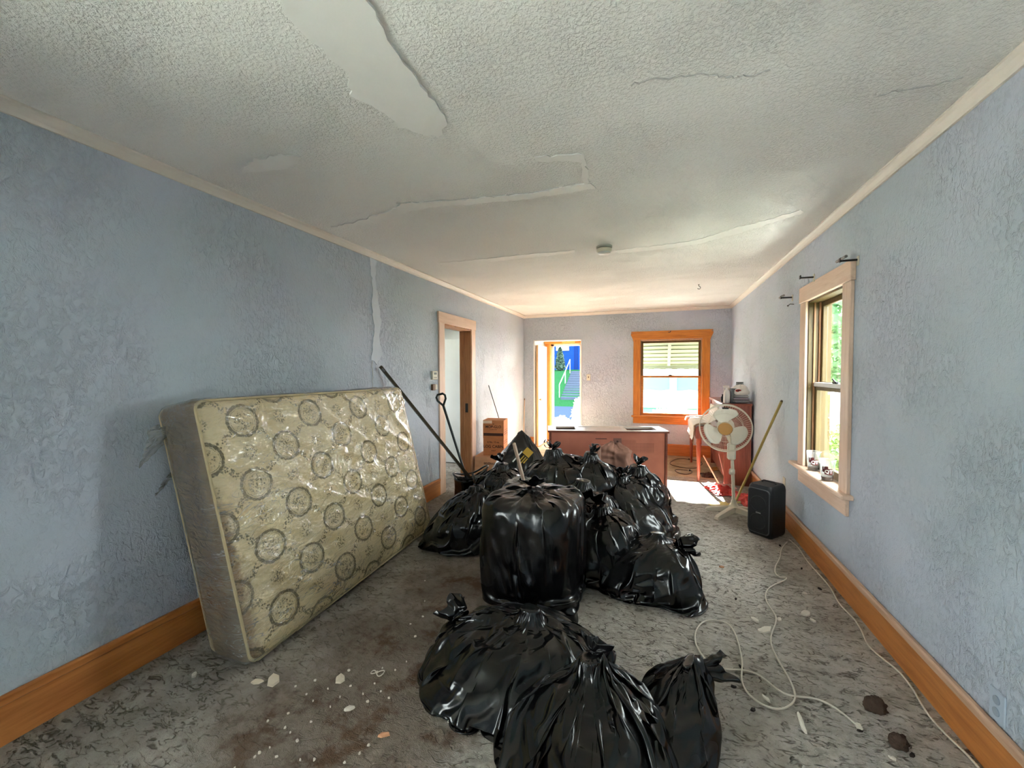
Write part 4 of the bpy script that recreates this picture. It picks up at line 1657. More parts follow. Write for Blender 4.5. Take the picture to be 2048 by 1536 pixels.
for k in range(3):
    mm = MB()
    mm.tube([(.88 - W0.x, .0 + (k - 1) * .07, .06), (.78 - W0.x, (k - 1) * .07, .045)], .012, 8)
    mm.build('pedal', plain('old_brass', (150, 110, 50), .35, .8), pia, True)


def drape(name, label, cat, loc, prof, y0, y1, mat, seed, amp=.02, thick=.004, nx=60, ny=60, group=None, parent=None, edge=.03):
    """cloth following a 2D profile (x,z) extruded along y with folds"""
    prof = np.array(prof, float)
    seg = np.concatenate([[0], np.cumsum(np.hypot(*np.diff(prof, axis=0).T))])
    t_ = np.linspace(0, seg[-1], nx)
    px_, pz_ = np.interp(t_, seg, prof[:, 0]), np.interp(t_, seg, prof[:, 1])
    P = np.zeros((ny, nx, 3))
    yy = np.linspace(y0, y1, ny)
    P[..., 0] = px_[None]
    P[..., 1] = yy[:, None] + edge * perlin(np.stack([np.tile(t_ * 9, (ny, 1)), np.tile(yy[:, None], (1, nx)) * .2, np.full((ny, nx), seed * 1.7)], -1))
    P[..., 2] = pz_[None]
    nz_ = perlin(np.stack([P[..., 0] * 9 + seed, P[..., 1] * 9, P[..., 2] * 5], -1)) + .6 * perlin(np.stack([P[..., 0] * 22, P[..., 1] * 20 + seed, P[..., 2] * 9], -1))
    dx = np.gradient(px_)
    dz = np.gradient(pz_)
    ln_ = np.hypot(dx, dz) + 1e-9
    nxn, nzn = dz / ln_, -dx / ln_
    sg = np.where(nzn < -.05, -1, 1)
    a_ = amp * np.abs(nz_)
    P[..., 0] += a_ * (nxn * sg)[None]
    P[..., 2] += a_ * np.abs(nzn)[None]
    m = MB()
    m.grid(P - np.array(loc))
    o = m.build(name, mat, parent, 'all')
    o.location = loc
    md = o.modifiers.new('thickness', 'SOLIDIFY')
    md.thickness = thick
    md.offset = 0
    if label:
        tag(o, label, cat, group)
    return o


M_CLOTH = plain('white_cloth', (232, 226, 218), .8, var=.08, scale=6)
drape('white_cloth', 'crumpled white cloth draped over the piano keyboard beside the back window', 'cloth', (.66, 6.4, .78), [(.80, 1.02), (.76, .86), (.66, .80), (.54, .79), (.49, .77), (.485, .66), (.475, .58)], 6.03, 6.85, M_CLOTH, 3, .035)
drape('brown_cloth', 'brown cloth hanging from the near corner of the piano keyboard', 'cloth', (.6, 6.0, .7), [(.70, .81), (.56, .80), (.50, .775), (.49, .62), (.485, .52)], 5.97, 6.08, plain('brown_fabric', (126, 98, 70), .85), 5, .012)
drape('cream_towel', 'small cream towel lying at the far edge of the white piano cloth', 'towel', (.48, 7.0, .78), [(.66, .80), (.55, .795), (.46, .79), (.44, .74)], 6.9, 7.1, plain('cream_fabric', (210, 202, 180), .85), 8, .012)


def bottle(label, loc, h_, r_, mat, capmat, trigger=False):
    t = thing('spray_bottle' if trigger else 'plastic_bottle', label, 'bottle', loc)
    m = MB()
    m.lathe([(r_ * .9, 0), (r_, .01), (r_, h_ * .55), (r_ * .8, h_ * .68), (r_ * .35, h_ * .78), (r_ * .35, h_ * .84)], 18)
    m.build('body', mat, t, True)
    m = MB()
    if trigger:
        m.box(-.045, .03, -.013, .013, h_ * .86, h_, bev=.005)
        m.box(-.04, -.028, -.008, .008, h_ * .70, h_ * .87, bev=.003)
        m.lathe([(r_ * .42, h_ * .80), (r_ * .42, h_ * .87)], 14)
    else:
        m.lathe([(r_ * .42, h_ * .83), (r_ * .45, h_ * .84), (r_ * .42, h_ * .97), (r_ * .3, h_)], 16)
    m.build('cap', capmat, t, True)
    return t


M_WPL = plain('white_plastic', (226, 226, 224), .35, var=.04)
bottle('tall white spray bottle at the left end of the piano top', (.895, 6.10, 1.086), .235, .042, M_WPL, M_WPL, True)
bottle('white bottle standing second from the left on the piano top', (.935, 6.16, 1.086), .20, .036, M_WPL, M_PLASTIC_IV)
bottle('small dark bottle at the left edge of the piano top by the window', (.872, 6.30, 1.086), .105, .024, plain('dark_bottle', (40, 40, 44), .3), M_BLACK)
pk = thing('small_packet', 'grey and white packet with a black square on the piano top', 'box', (.985, 6.13, 1.086), .2)
m = MB()
m.box(-.045, .045, -.03, .03, 0, .195, bev=.003)
ca_ = m.build('carton', M_PALE, pk)
m = MB()
m.box(-.03, .03, -.0312, -.03, .02, .10)
m.build('printed_panel', plain('grey_print', (110, 110, 112), .6), ca_)
m = MB()
m.box(-.012, .024, -.0312, -.03, .16, .185)
m.build('printed_square', M_BLACK, ca_)
nk = thing('chrome_stand', 'small chrome wire stand at the back of the piano top', 'stand', (1.09, 6.42, 1.086))
m = MB()
m.tube([(-.03, 0, 0), (-.03, 0, .20), (-.03, .0, .27), (.05, 0, .27), (.05, 0, .20), (.05, 0, 0)], .007, 8)
m.build('loop', M_STEEL, nk, True)
m = MB()
m.box(-.045, .065, -.04, .04, 0, .012, bev=.003)
m.build('base', M_STEEL, nk)
m = MB()
m.box(-.022, .042, -.004, .004, .16, .265)
m.build('plate', M_STEEL, nk)


# ---- crumpled sack maker, used for every bag
def loft_profile(prof, n):
    prof = np.array(prof, float)
    seg = np.concatenate([[0], np.cumsum(np.hypot(*np.diff(prof, axis=0).T))])
    t_ = np.linspace(0, seg[-1], n)
    r = np.interp(t_, seg, prof[:, 0])
    z = np.interp(t_, seg, prof[:, 1])
    k = np.ones(7) / 7
    rp, zp = np.pad(r, 3, mode='edge'), np.pad(z, 3, mode='edge')
    return np.convolve(rp, k, 'valid'), np.convolve(zp, k, 'valid')


SACK = [(0, 0), (.5, 0), (.86, .01), (.98, .08), (1.03, .28), (1.0, .50), (.88, .70), (.66, .86), (.40, .955), (.20, 1.0), (.10, 1.03)]
HEAP = [(0, 0), (.6, 0), (.93, .01), (1.03, .10), (1.0, .32), (.88, .58), (.66, .80), (.40, .93), (.2, .985), (.10, 1.02)]
MOUND = [(0, 0), (.6, 0), (.93, .01), (1.03, .10), (1.0, .32), (.88, .58), (.66, .80), (.40, .93), (.2, .985), (.03, 1.0)]
BOXY = [(0, 0), (.6, 0), (.92, .0), (.99, .04), (1.0, .2), (1.0, .5), (1.0, .82), (.985, .92), (.93, .965), (.75, .985), (.5, 1.0), (.25, 1.01), (.10, 1.04)]


def sack(root, partname, mat, size, seed, prof=SACK, sq=2.3, neck=(0, 0), cell=(26, 90), fac=(.075, .030), lump=.07,
         pleat=.025, npl=15, ridges=14, ridge=.035, pulls=(), nu=230, nv=150, extra=(), floor_z=0.0, spin=0.0):
    """crumpled plastic sack around the origin of root; size=(rx,ry,h)"""
    rs = np.random.RandomState(seed)
    rx, ry, hh = size
    r, z = loft_profile(prof, nv)
    th = np.linspace(0, 2 * PI, nu, endpoint=False)
    c, s_ = np.cos(th), np.sin(th)
    se = (np.abs(c) ** sq + np.abs(s_) ** sq) ** (-1 / sq)
    P = np.zeros((nv, nu, 3))
    zz_ = np.clip(z, 0, 1.2)
    shift = np.clip((zz_ - .25) / .75, 0, 1.2) ** 1.4
    mixr = np.clip((r - .1) / .5, 0, 1)
    rad = r[:, None] * (se[None] * mixr[:, None] + (1 - mixr[:, None]))
    P[..., 0] = rad * c[None] * rx + shift[:, None] * neck[0]
    P[..., 1] = rad * s_[None] * ry + shift[:, None] * neck[1]
    P[..., 2] = z[:, None] * hh
    dr, dz = np.gradient(r * (rx + ry) / 2), np.gradient(z * hh)
    ln_ = np.hypot(dr, dz) + 1e-9
    N = np.stack([np.outer(dz / ln_, c), np.outer(dz / ln_, s_), np.outer(-dr / ln_, np.ones(nu))], -1)
    q = P.reshape(-1, 3)
    n = N.reshape(-1, 3)
    sc = (rx * ry * hh) ** (1 / 3)
    top = np.clip((z - .45) / .5, 0, 1)[:, None] * np.ones((1, nu))
    topf = top.reshape(-1)
    # facets: concave cells with sharp tension ridges between, drawn out towards the neck
    apex = np.array([neck[0], neck[1], hh])
    rel = q - apex
    dist = np.linalg.norm(rel, axis=1)
    polar = np.stack([np.cos(np.tile(th, nv)) * .55, np.sin(np.tile(th, nv)) * .55, .55 * dist / sc], 1)
    body = q / sc
    wv = (topf ** 1.5)[:, None]
    dom = body * (1 - wv) + (polar + np.array([neck[0] / sc, neck[1] / sc, 0])) * wv
    dom = dom + .10 * np.stack([perlin(dom * 2.3 + seed), perlin(dom * 2.3 + 31 + seed), perlin(dom * 2.3 + 57 + seed)], 1)
    d = np.zeros(len(q))
    for k, a in zip(cell, fac):
        pick = dom[rs.choice(len(q), k)]
        f1 = vor1(dom, pick)
        d += a * sc * 8.0 * (f1 - f1.mean())
    d += lump * sc * fbm(body * 1.6 + seed * 3.1, 2)
    rg = 1 - np.abs(perlin(dom * 4.5 + seed)) * 2.4
    d += .030 * sc * np.clip(rg, 0, 1) ** 2
    rg = 1 - np.abs(perlin(dom * 9.5 + seed + 5)) * 2.4
    d += .013 * sc * np.clip(rg, 0, 1) ** 2
    # gathered pleats running to the neck, uneven in width and depth
    tht = np.tile(th, nv)
    cth, sth = np.cos(tht), np.sin(tht)
    ph = 2.2 * perlin(np.stack([cth * 1.3 + seed, sth * 1.3, np.repeat(z, nu) * .8], 1)) + .8 * perlin(np.stack([cth * 3 + seed, sth * 3, np.repeat(z, nu) * 2], 1))
    tri = np.abs(((tht / (2 * PI) * npl + ph) % 1) - .5) * 2
    pam = np.clip(.55 + 1.3 * perlin(np.stack([cth * 2.1 - seed, sth * 2.1, np.repeat(z, nu)], 1)), .05, 1.3)
    nearn = np.clip(1 - dist / (sc * 1.25), 0, 1) ** 1.2
    d += pleat * 2 * nearn * pam * (tri ** 1.6 - .4) * np.clip(np.repeat(r, nu) * 4, .25, 1)
    # long straight tension ridges
    outer = np.where((np.repeat(z, nu) > .12))[0]
    segs = []
    for k in range(ridges):
        a = q[rs.choice(outer)]
        if rs.rand() < .6:
            b_ = a + (apex - a) * rs.uniform(.5, .95)
        else:
            cand = q[rs.choice(outer, 12)]
            b_ = cand[np.argsort(np.linalg.norm(cand - a, axis=1))[4]]
        segs.append((a, b_, ridge * rs.uniform(.4, 1.0)))
    segs += [(np.array(a), np.array(b_), am) for a, b_, am in extra]
    for a, b_, am in segs:
        ab = b_ - a
        L2 = ab @ ab + 1e-9
        tt = np.clip(((q - a) @ ab) / L2, 0, 1)
        dd = np.linalg.norm(q - (a + tt[:, None] * ab), axis=1)
        d += am * np.clip(1 - dd / (am * 1.6 + .03), 0, 1) ** 1.8 * (.35 + .65 * np.sin(PI * np.clip(tt, .08, .92)))
    damp = np.clip(q[:, 2] / (.06 * sc + .01), 0.15, 1)
    q2 = q + n * (d * damp)[:, None]
    # stretched corners
    for (src, dst, wd_) in pulls:
        src, dst = np.array(src, float), np.array(dst, float)
        i = np.argmin(np.linalg.norm(q2 - src, axis=1))
        s0_ = q2[i].copy()
        dd = np.linalg.norm(q2 - s0_, axis=1)
        wgt = np.clip(1 - dd / wd_, 0, 1) ** 1.7
        q2 = q2 + (dst - s0_)[None] * wgt[:, None]
    q2[:, 2] = np.maximum(q2[:, 2], floor_z + .003)
    m = MB()
    m.grid(q2.reshape(nv, nu, 3), closed_u=True)
    # close the mouth
    b0 = (nv - 1) * nu
    m.f.append(tuple(b0 + i for i in range(nu)))
    m.mi.append(0)
    return m.build(partname, mat, root, 'all', recalc=False)


def sim_bag(root, mat, size, seed, prof=None, name='body', **kw):
    # slack plastic settled over lumpy contents
    X = sim_sack(size, seed, SACK if prof is None else prof, **kw)
    m = MB()
    m.grid(X, closed_u=True)
    o = m.build(name, mat, root, 'all', recalc=False)
    md = o.modifiers.new('smooth', 'SUBSURF')
    md.levels = md.render_levels = 1
    return Vector(X[-2].mean(0))


def sim_sack(size, seed, prof, sq=2.3, neck=(0,0), ex=(.10,.07), nlim=(-.12,.10), nu=84, nv=56, iters=260, gather=1.8, bend=.12, lump=.12, poke=7, pokeamp=.13, pulls=(), floor_z=0.0, sag=.0004, tang=.004, fine=.045, fiters=45):
    rs=np.random.RandomState(seed)
    ex=(ex[0]*1.3,ex[1]*1.3)
    bend=bend*.7
    rx,ry,hh=size
    r,z=loft_profile(prof,nv)
    th=np.linspace(0,2*PI,nu,endpoint=False)
    c,s_=np.cos(th),np.sin(th)
    se=(np.abs(c)**sq+np.abs(s_)**sq)**(-1/sq)
    zz_=np.clip(z,0,1.2)
    shift=np.clip((zz_-.25)/.75,0,1.2)**1.4
    mixr=np.clip((r-.1)/.5,0,1)
    rad=r[:,None]*(se[None]*mixr[:,None]+(1-mixr[:,None]))
    P=np.zeros((nv,nu,3))
    P[...,0]=rad*c*rx+shift[:,None]*neck[0]
    P[...,1]=rad*s_*ry+shift[:,None]*neck[1]
    P[...,2]=z[:,None]*hh
    sc=(rx*ry*hh)**(1/3)
    dr,dz=np.gradient(r*(rx+ry)/2),np.gradient(z*hh)
    ln=np.hypot(dr,dz)+1e-9
    N=np.stack([np.outer(dz/ln,c),np.outer(dz/ln,s_),np.outer(-dr/ln,np.ones(nu))],-1)
    # contents: lumps and a few hard corners inside
    L=lump*sc*fbm(P/sc*1.5+seed*3.1,2)
    P=P+N*(L*np.clip(z/.08,0.1,1)[:,None])[...,None]
    q=P.reshape(-1,3); ok=np.where(np.repeat((z>.1)&(z<.93),nu))[0]
    Nf=N.reshape(-1,3)
    for k in range(poke):
        i=rs.choice(ok); w=np.clip(1-np.linalg.norm(P-q[i],axis=-1)/(sc*rs.uniform(.5,.85)),0,1)**1.8
        P=P+(Nf[i]*pokeamp*sc*rs.uniform(.5,1))*w[...,None]
        q=P.reshape(-1,3)
    for (src,dst,wd) in pulls:
        src,dst=np.array(src,float),np.array(dst,float)
        q=P.reshape(-1,3)
        i=np.argmin(np.linalg.norm(q-src,axis=1)); s0=q[i].copy()
        w=np.clip(1-np.linalg.norm(P-s0,axis=-1)/wd,0,1)**1.7
        P=P+(dst-s0)*w[...,None]
    B=P.copy()
    # recompute normals from geometry
    du=np.roll(B,-1,1)-np.roll(B,1,1); dv=np.gradient(B,axis=0)
    N=np.cross(du,dv); N/=np.linalg.norm(N,axis=-1,keepdims=True)+1e-9
    E=lambda a,b:np.linalg.norm(a-b,axis=-1)
    # rest lengths
    lu=E(np.roll(B,-1,1),B); ringmax=lu.mean(1).max()
    target=np.full(nv,ringmax)
    ratio=np.clip(target/np.maximum(lu.mean(1),1e-6),1,gather)
    ratio=np.where(z<.05,1.02,ratio)
    k=np.ones(9)/9; ratio=np.convolve(np.pad(ratio,4,mode='edge'),k,'valid')
    low=np.clip((z-.03)/.12,0,1)
    Lu=lu*(1+(ratio*(1+ex[0])-1)*low)[:,None]
    Lv=E(B[1:],B[:-1])*(1+ex[1]*low[1:])[:,None]
    Lu2=np.roll(Lu,-1,1)+Lu
    Ld=np.sqrt(np.maximum(Lu[:-1],Lu[1:])**2+Lv**2)
    X=B+N*(.006*sc*rs.normal(size=(nv,nu,1)))
    # low-frequency fold seeding
    X=X+N*(.10*sc*fbm(B/sc*3+seed,2))[...,None]
    def con(a,b,L,st,slack=False):
        d=b-a; l=np.linalg.norm(d,axis=-1)+1e-9
        e=(l-L)/l*st
        if slack=='min': e=np.minimum(e,0)
        if slack=='max': e=np.maximum(e,0)
        return d*(e*.5)[...,None]
    lo,hi=nlim[0]*sc,nlim[1]*sc

    def settle(X,B,N,Lu,Lv,Ld,z,iters,bend,sag,tang):
        V=np.zeros_like(X)
        zfac=np.clip(z/.06,.1,1)[:,None]
        pin=np.zeros(len(z)); pin[-3:]=.5; pin[:3]=1
        for it in range(iters):
            V*=.9
            X0=X
            X=X+V; X[...,2]-=sag
            for rep in range(2):
                D=np.zeros_like(X)
                g=con(X,np.roll(X,-1,1),Lu,1.0); D+=g; D-=np.roll(g,1,1)
                g=con(X[:-1],X[1:],Lv,1.0); D[:-1]+=g; D[1:]-=g
                g=con(X[:-1],np.roll(X[1:],-1,1),Ld,.5); D[:-1]+=g; D[1:]-=np.roll(g,1,1)
                Xr=np.roll(X[:-1],-1,1)
                g=con(Xr,X[1:],Ld,.5); D[:-1]+=np.roll(g,1,1); D[1:]-=g
                m=(np.roll(X,1,1)+np.roll(X,-1,1))/2-X; D+=m*bend*.5
                m=np.zeros_like(X); m[1:-1]=(X[2:]+X[:-2])/2-X[1:-1]; D+=m*bend*.5
                X=X+D*.45
            O=X-B
            n=(O*N).sum(-1)
            t=O-N*n[...,None]
            n=np.clip(n,lo*zfac,hi*zfac)
            t*=(1-tang)
            X=B+N*n[...,None]+t
            X=X*(1-pin[:,None,None])+B*pin[:,None,None]
            X[...,2]=np.maximum(X[...,2],floor_z+.003)
            V=X-X0
        return X
    X=settle(X,B,N,Lu,Lv,Ld,z,iters,bend,sag,tang)

    def up(a):
        # double the resolution: around (closed), then along (open)
        b=np.empty((a.shape[0],a.shape[1]*2)+a.shape[2:])
        b[:,::2]=a; b[:,1::2]=(9*(a+np.roll(a,-1,1))-np.roll(a,1,1)-np.roll(a,-2,1))/16
        c=np.empty((b.shape[0]*2-1,)+b.shape[1:])
        c[::2]=b; c[1::2]=(b[:-1]+b[1:])/2
        c[3:-3:2]=(9*(b[1:-2]+b[2:-1])-b[:-3]-b[3:])/16
        return c
    X,B,N=up(X),up(B),up(N)
    N/=np.linalg.norm(N,axis=-1,keepdims=True)+1e-9
    z=np.interp(np.linspace(0,1,2*nv-1),np.linspace(0,1,nv),z)
    low=np.clip((z-.03)/.12,0,1)
    fx=1+fine*low
    Lu=E(np.roll(X,-1,1),X)*fx[:,None]
    Lv=E(X[1:],X[:-1])*fx[1:,None]
    Ld=np.sqrt(np.maximum(Lu[:-1],Lu[1:])**2+Lv**2)
    X=X+N*(.020*sc*fbm(B/sc*7+seed,2)*low[:,None])[...,None]
    X=settle(X,B,N,Lu,Lv,Ld,z,fiters,.10,0.0,0.0)
    X[-1] = X[-1].mean(0)
    return X


def neck_fan(root, mat, loc, direction, length, spread, seed, flat=.35, name='gathered_neck', r0=.02):
    """flared crumpled end of a bag above its knot"""
    rs = np.random.RandomState(seed)
    nu_, nv_ = 80, 26
    th = np.linspace(0, 2 * PI, nu_, endpoint=False)
    t_ = np.linspace(0, 1, nv_)
    rad = r0 * (1 - .35 * np.sin(np.clip(t_ * 4, 0, 1) * PI)) + spread * np.clip(t_ - .12, 0, 1) ** .9
    wob = 1 + .22 * np.sin(th * 3 + seed)[None] * t_[:, None] + .20 * np.sin(th * 7 + 2 * seed + 1.5 * np.sin(th + seed))[None] * t_[:, None] ** .6
    P = np.zeros((nv_, nu_, 3))
    P[..., 0] = rad[:, None] * np.cos(th)[None] * wob
    P[..., 1] = rad[:, None] * np.sin(th)[None] * wob * flat
    P[..., 2] = (t_ * length)[:, None] * (1 + .22 * np.sin(th * 3 + seed)[None] * t_[:, None])
    P += .030 * np.stack([perlin(P * 16 + seed + k * 9) for k in range(3)], -1) * t_[:, None, None]
    d = Vector(direction).normalized()
    Mx = d.to_track_quat('Z', 'Y').to_matrix().to_4x4()
    A = np.array(Mx)[:3, :3]
    W = P @ A.T + np.array(loc)
    m = MB()
    m.grid(W, closed_u=True)
    o = m.build(name, mat, root, 'all')
    md = o.modifiers.new('thickness', 'SOLIDIFY')
    md.thickness = .003
    return o


def ear(root, mat, loc, u, v, size, wd_=.012):
    """tied plastic strap loop"""
    u, v = Vector(u).normalized(), Vector(v).normalized()
    pts = []
    for k in range(17):
        a = -PI * .42 + k / 16 * PI * 1.84 - PI / 2
        pts.append(Vector(loc) + u * (size * .55 * math.cos(a)) + v * (size * (.75 + .75 * math.sin(a))))
    n = u.cross(v).normalized()
    m = MB()
    P = np.zeros((17, 4, 3))
    for i, p in enumerate(pts):
        tw = .5 * math.sin(i * .5)
        a = n * math.cos(tw) + u * math.sin(tw) * .6
        b_ = v.cross(a).normalized() * .004
        for j, o_ in enumerate((a * wd_ + b_, a * wd_ - b_, -a * wd_ - b_, -a * wd_ + b_)):
            P[i, j] = p + o_
    m.grid(P, closed_u=True)
    return m.build('tie_loop', mat, root, 'all')

# grocery bag and folded blanket on the piano top
bl = thing('folded_blanket', 'grey folded blanket on the piano top under the grocery bag', 'blanket', (1.065, 6.19, 1.086))
for k in range(3):
    n = 40
    U, V = np.meshgrid(np.linspace(-1, 1, n), np.linspace(0, 2 * PI, n, endpoint=False))
    P = np.zeros((n, n, 3))
    rr = .021 + .004 * perlin(np.stack([U * 3 + k, np.cos(V), np.sin(V)], -1))
    ex = (1 - np.abs(U) ** 6)
    P[..., 0] = U * (.105 - .008 * k)
    cy = np.sign(np.cos(V)) * np.abs(np.cos(V)) ** .4 * .13
    P[..., 1] = cy * (.9 + .1 * ex)
    P[..., 2] = .024 + k * .034 + np.sign(np.sin(V)) * np.abs(np.sin(V)) ** .6 * rr * ex + .006 * perlin(P * 20 + k)
    m = MB()
    m.grid(P, closed_u=False)
    m.build('fold', plain(('grey_blanket', 'mauve_blanket', 'grey_blanket')[k], ((150, 150, 154), (150, 136, 146), (150, 150, 154))[k], .9, var=.2), bl, 'all')
gb = thing('grocery_bag', 'white plastic grocery bag with a red and black logo on top of the blanket', 'bag', (1.07, 6.17, 1.192))
sack(gb, 'body', plain('white_bag_plastic', (226, 222, 216), .35, var=.05), (.10, .10, .13), 41, HEAP, 2.2, (0, 0), (16, 50), (.06, .03), .08, .012, 11, 8, .012, nu=90, nv=60)
m = MB()
pts_ = [(.034 * math.cos(k / 20 * 2 * PI), .018 * math.sin(k / 20 * 2 * PI)) for k in range(20)]
m.prism(pts_, lambda u, v, d: (-.045 + u, -.104 + d - .5 * (v), .062 + v), -.006, .0)
m.build('logo_oval', M_REDTX, gb)
m = MB()
m.prism([(u * .5, v * .45) for u, v in pts_], lambda u, v, d: (-.045 + u, -.1055 + d - .5 * v, .062 + v), -.006, .0)
m.build('logo_core', M_BLACK, gb)

# ================================================================== GARBAGE BAGS
GRP = 'black garbage bags heaped in the room'


def gbag(label, loc, name='garbage_bag', rz=0.0):
    return thing(name, label, 'garbage bag', loc, rz, GRP)


A = gbag('tall square-sided black garbage bag standing in front of the heap', (-.775, 2.70, 0), rz=-.06)
top_ = sim_bag(A, M_BAG, (.318, .32, .68), 5, BOXY, sq=6.0, neck=(-.04, .05), ex=(.05, .035), nlim=(-.035, .03), lump=.03, poke=4, pokeamp=.05, nu=104, nv=72, fine=.014,
        pulls=[((.33, -.3, .05), (.37, -.33, .01), .16)])
neck_fan(A, M_BAG, top_, (-.2, .3, 1), .05, .08, 3, .8)

Lb = gbag('black garbage bag slumped on the floor beside the mattress foot', (-1.63, 3.24, 0))
top_ = sim_bag(Lb, M_BAG, (.28, .29, .47), 8, neck=(.08, .12), ex=(.12, .12), pulls=[((-.27, -.1, .1), (-.26, -.28, .01), .25)])
neck_fan(Lb, M_BAG, top_, (.2, .3, 1), .08, .07, 5, .5)

ob = gbag('open black bag holding the shovel and curtain track', (-1.93, 4.06, 0))
nu_, nv_ = 90, 50
th_ = np.linspace(0, 2 * PI, nu_, endpoint=False)
pr = [(0, 0), (.14, 0), (.165, .02), (.175, .15), (.17, .28), (.175, .37), (.185, .40), (.17, .39), (.160, .30), (.155, .10), (.0, .05)]
r_, z_ = loft_profile(pr, nv_)
P = np.zeros((nv_, nu_, 3))
wob = 1 + .05 * np.sin(3 * th_ + 1)[None] + .03 * np.sin(7 * th_)[None]
P[..., 0] = r_[:, None] * np.cos(th_) * wob
P[..., 1] = r_[:, None] * np.sin(th_) * wob
P[..., 2] = z_[:, None] * (1 + .10 * np.sin(th_ * 2 + .6)[None] + .10 * np.cos(th_)[None])
P += .008 * np.stack([perlin(P * 18 + k * 7) for k in range(3)], -1)
P[..., 2] = np.maximum(P[..., 2], .002)
m = MB()
m.grid(P, closed_u=True)
m.build('body', M_BAG, ob, 'all')
m = MB()
ring = [(.19 * math.cos(a) * (1 + .05 * math.sin(3 * a + 1)), .19 * math.sin(a) * (1 + .05 * math.sin(3 * a + 1)), .40 * (1 + .10 * math.sin(2 * a + .6) + .10 * math.cos(a))) for a in np.linspace(0, 2 * PI, 40)]
m.tube(ring, .010, 6, cap=False)
m.build('rolled_rim', M_BAG, ob, 'all')

bb = gbag('crinkled black garbage bag between the cartons and the square-sided bag', (-1.38, 3.70, 0))
top_ = sim_bag(bb, M_BAG, (.33, .30, .58), 14, neck=(-.06, .08), ex=(.16, .14), nu=110, nv=76, bend=.08)
neck_fan(bb, M_BAG, top_, (-.5, .1, 1), .09, .08, 8, .5)

tp = gbag('dark grey plastic bag peaked like a tent with a yellow label', (-1.52, 4.50, 0))
sim_bag(tp, M_BAG2, (.42, .26, .46), 17, HEAP, neck=(.02, .08), ex=(.05, .04), nlim=(-.04, .04), gather=1.2, lump=.04, poke=2, pokeamp=.04,
        pulls=[((0, .06, .5), (.02, .10, .83), .66), ((-.40, -.15, .1), (-.46, -.2, .22), .30), ((.40, 0, .15), (.44, .04, .46), .36)])
m = MB()
Mx = Matrix.Translation((.135, -.125, .565)) @ Matrix.Rotation(-.50, 4, 'X') @ Matrix.Rotation(.62, 4, 'Y')
m.box(-.055, .045, -.004, .0, .0, .085, M=Mx)
yl_ = m.build('yellow_label', plain('mustard_label', (206, 166, 62), .5), tp)
M_LBL = plain('mustard_label', (206, 166, 62))
for k, (x, z0, z1) in enumerate(((-.02, -.12, -.012), (.01, -.10, -.012), (.035, -.08, -.012))):
    m = MB()
    m.box(x, x + .012, -.004, 0, z0, z1, M=Mx)
    m.build('label_bar', M_LBL, yl_)
m = MB()
m.box(-.075, -.060, -.004, 0, -.15, .01, M=Mx)
m.build('white_bar', M_WHITE, tp)

cb = gbag('large black garbage bag with two knotted loops on the crest of the heap', (-.90, 3.84, 0))
top_ = sim_bag(cb, M_BAG, (.40, .34, .75), 23, neck=(-.04, .0), ex=(.12, .12), nu=104, nv=72, bend=.10, poke=9)
nk_ = neck_fan(cb, M_BAG, top_, (.1, 0, 1), .05, .06, 9, .7)
ear(nk_, M_BAG, top_ + Vector((-.05, -.02, .01)), (1, .35, 0), (-.1, 0, 1), .055, .010)
ear(nk_, M_BAG, top_ + Vector((.02, -.03, .01)), (1, .35, .4), (.55, 0, .7), .05, .010)

c2b = gbag('black garbage bag with a single knotted loop beside the crest of the heap', (-.55, 3.86, 0))
top_ = sim_bag(c2b, M_BAG, (.29, .28, .74), 25, neck=(-.02, .0), ex=(.12, .12), bend=.10, poke=8)
nk_ = neck_fan(c2b, M_BAG, top_, (.4, -.1, .8), .06, .05, 12, .6)
ear(nk_, M_BAG, top_ + Vector((.02, -.02, .02)), (1, .35, -.5), (.5, 0, .6), .055, .012)

pb = thing('paper_bag', 'crumpled brown paper bag tucked behind the heap in front of the console', 'bag', (-.44, 4.72, 0))
M_PAPER = plain('brown_paper', (140, 100, 84), .8, var=.2, scale=6, bump=.3, bscale=20, bdist=.01)
sack(pb, 'body', M_PAPER, (.17, .12, .665), 29, BOXY, 4, (0, 0), (20, 60), (.05, .03), .05, .02, 9, 10, .03, nu=110, nv=90)
m = MB()
m.box(-.165, -.135, -.135, -.120, .52, .67)
m.build('folded_edge', plain('pale_paper', (190, 150, 130), .8), pb)

eb = gbag('black garbage bag on the right of the heap with a gathered knot before the console', (-.28, 4.12, 0))
top_ = sim_bag(eb, M_BAG, (.40, .36, .60), 31, neck=(.12, -.06), ex=(.12, .12), nu=104, nv=70, bend=.08, poke=8)
neck_fan(eb, M_BAG, top_, (.3, -.1, 1), .07, .07, 15, .6)

hb = gbag('black garbage bag sloping down to the floor on the right side of the heap', (-.12, 3.76, 0))
top_ = sim_bag(hb, M_BAG, (.31, .42, .55), 37, MOUND, gather=1.25, neck=(-.17, .10), ex=(.10, .10), bend=.2, poke=6, pulls=[((.28, .1, .1), (.31, .22, .01), .28)])
neck_fan(hb, M_BAG, top_, (-.2, .2, 1), .06, .06, 18, .5)

fbag = gbag('black garbage bag with an open tubular neck in the middle of the heap', (-.58, 3.34, 0))
sim_bag(fbag, M_BAG, (.33, .28, .60), 43, neck=(.02, .02), ex=(.14, .12), nu=100, nv=68, bend=.10, poke=8)
neck_fan(fbag, M_BAG, (.10, -.16, .50), (.15, -.75, .30), .15, .035, 20, .85, r0=.052)

gg = gbag('dark black garbage bag wedged low beside the square-sided bag', (-.33, 3.12, 0))
top_ = sim_bag(gg, M_BAG, (.29, .30, .48), 47, neck=(-.06, .06), ex=(.12, .12), poke=8, bend=.10)
neck_fan(gg, M_BAG, top_, (-.2, .1, 1), .06, .06, 23, .5)

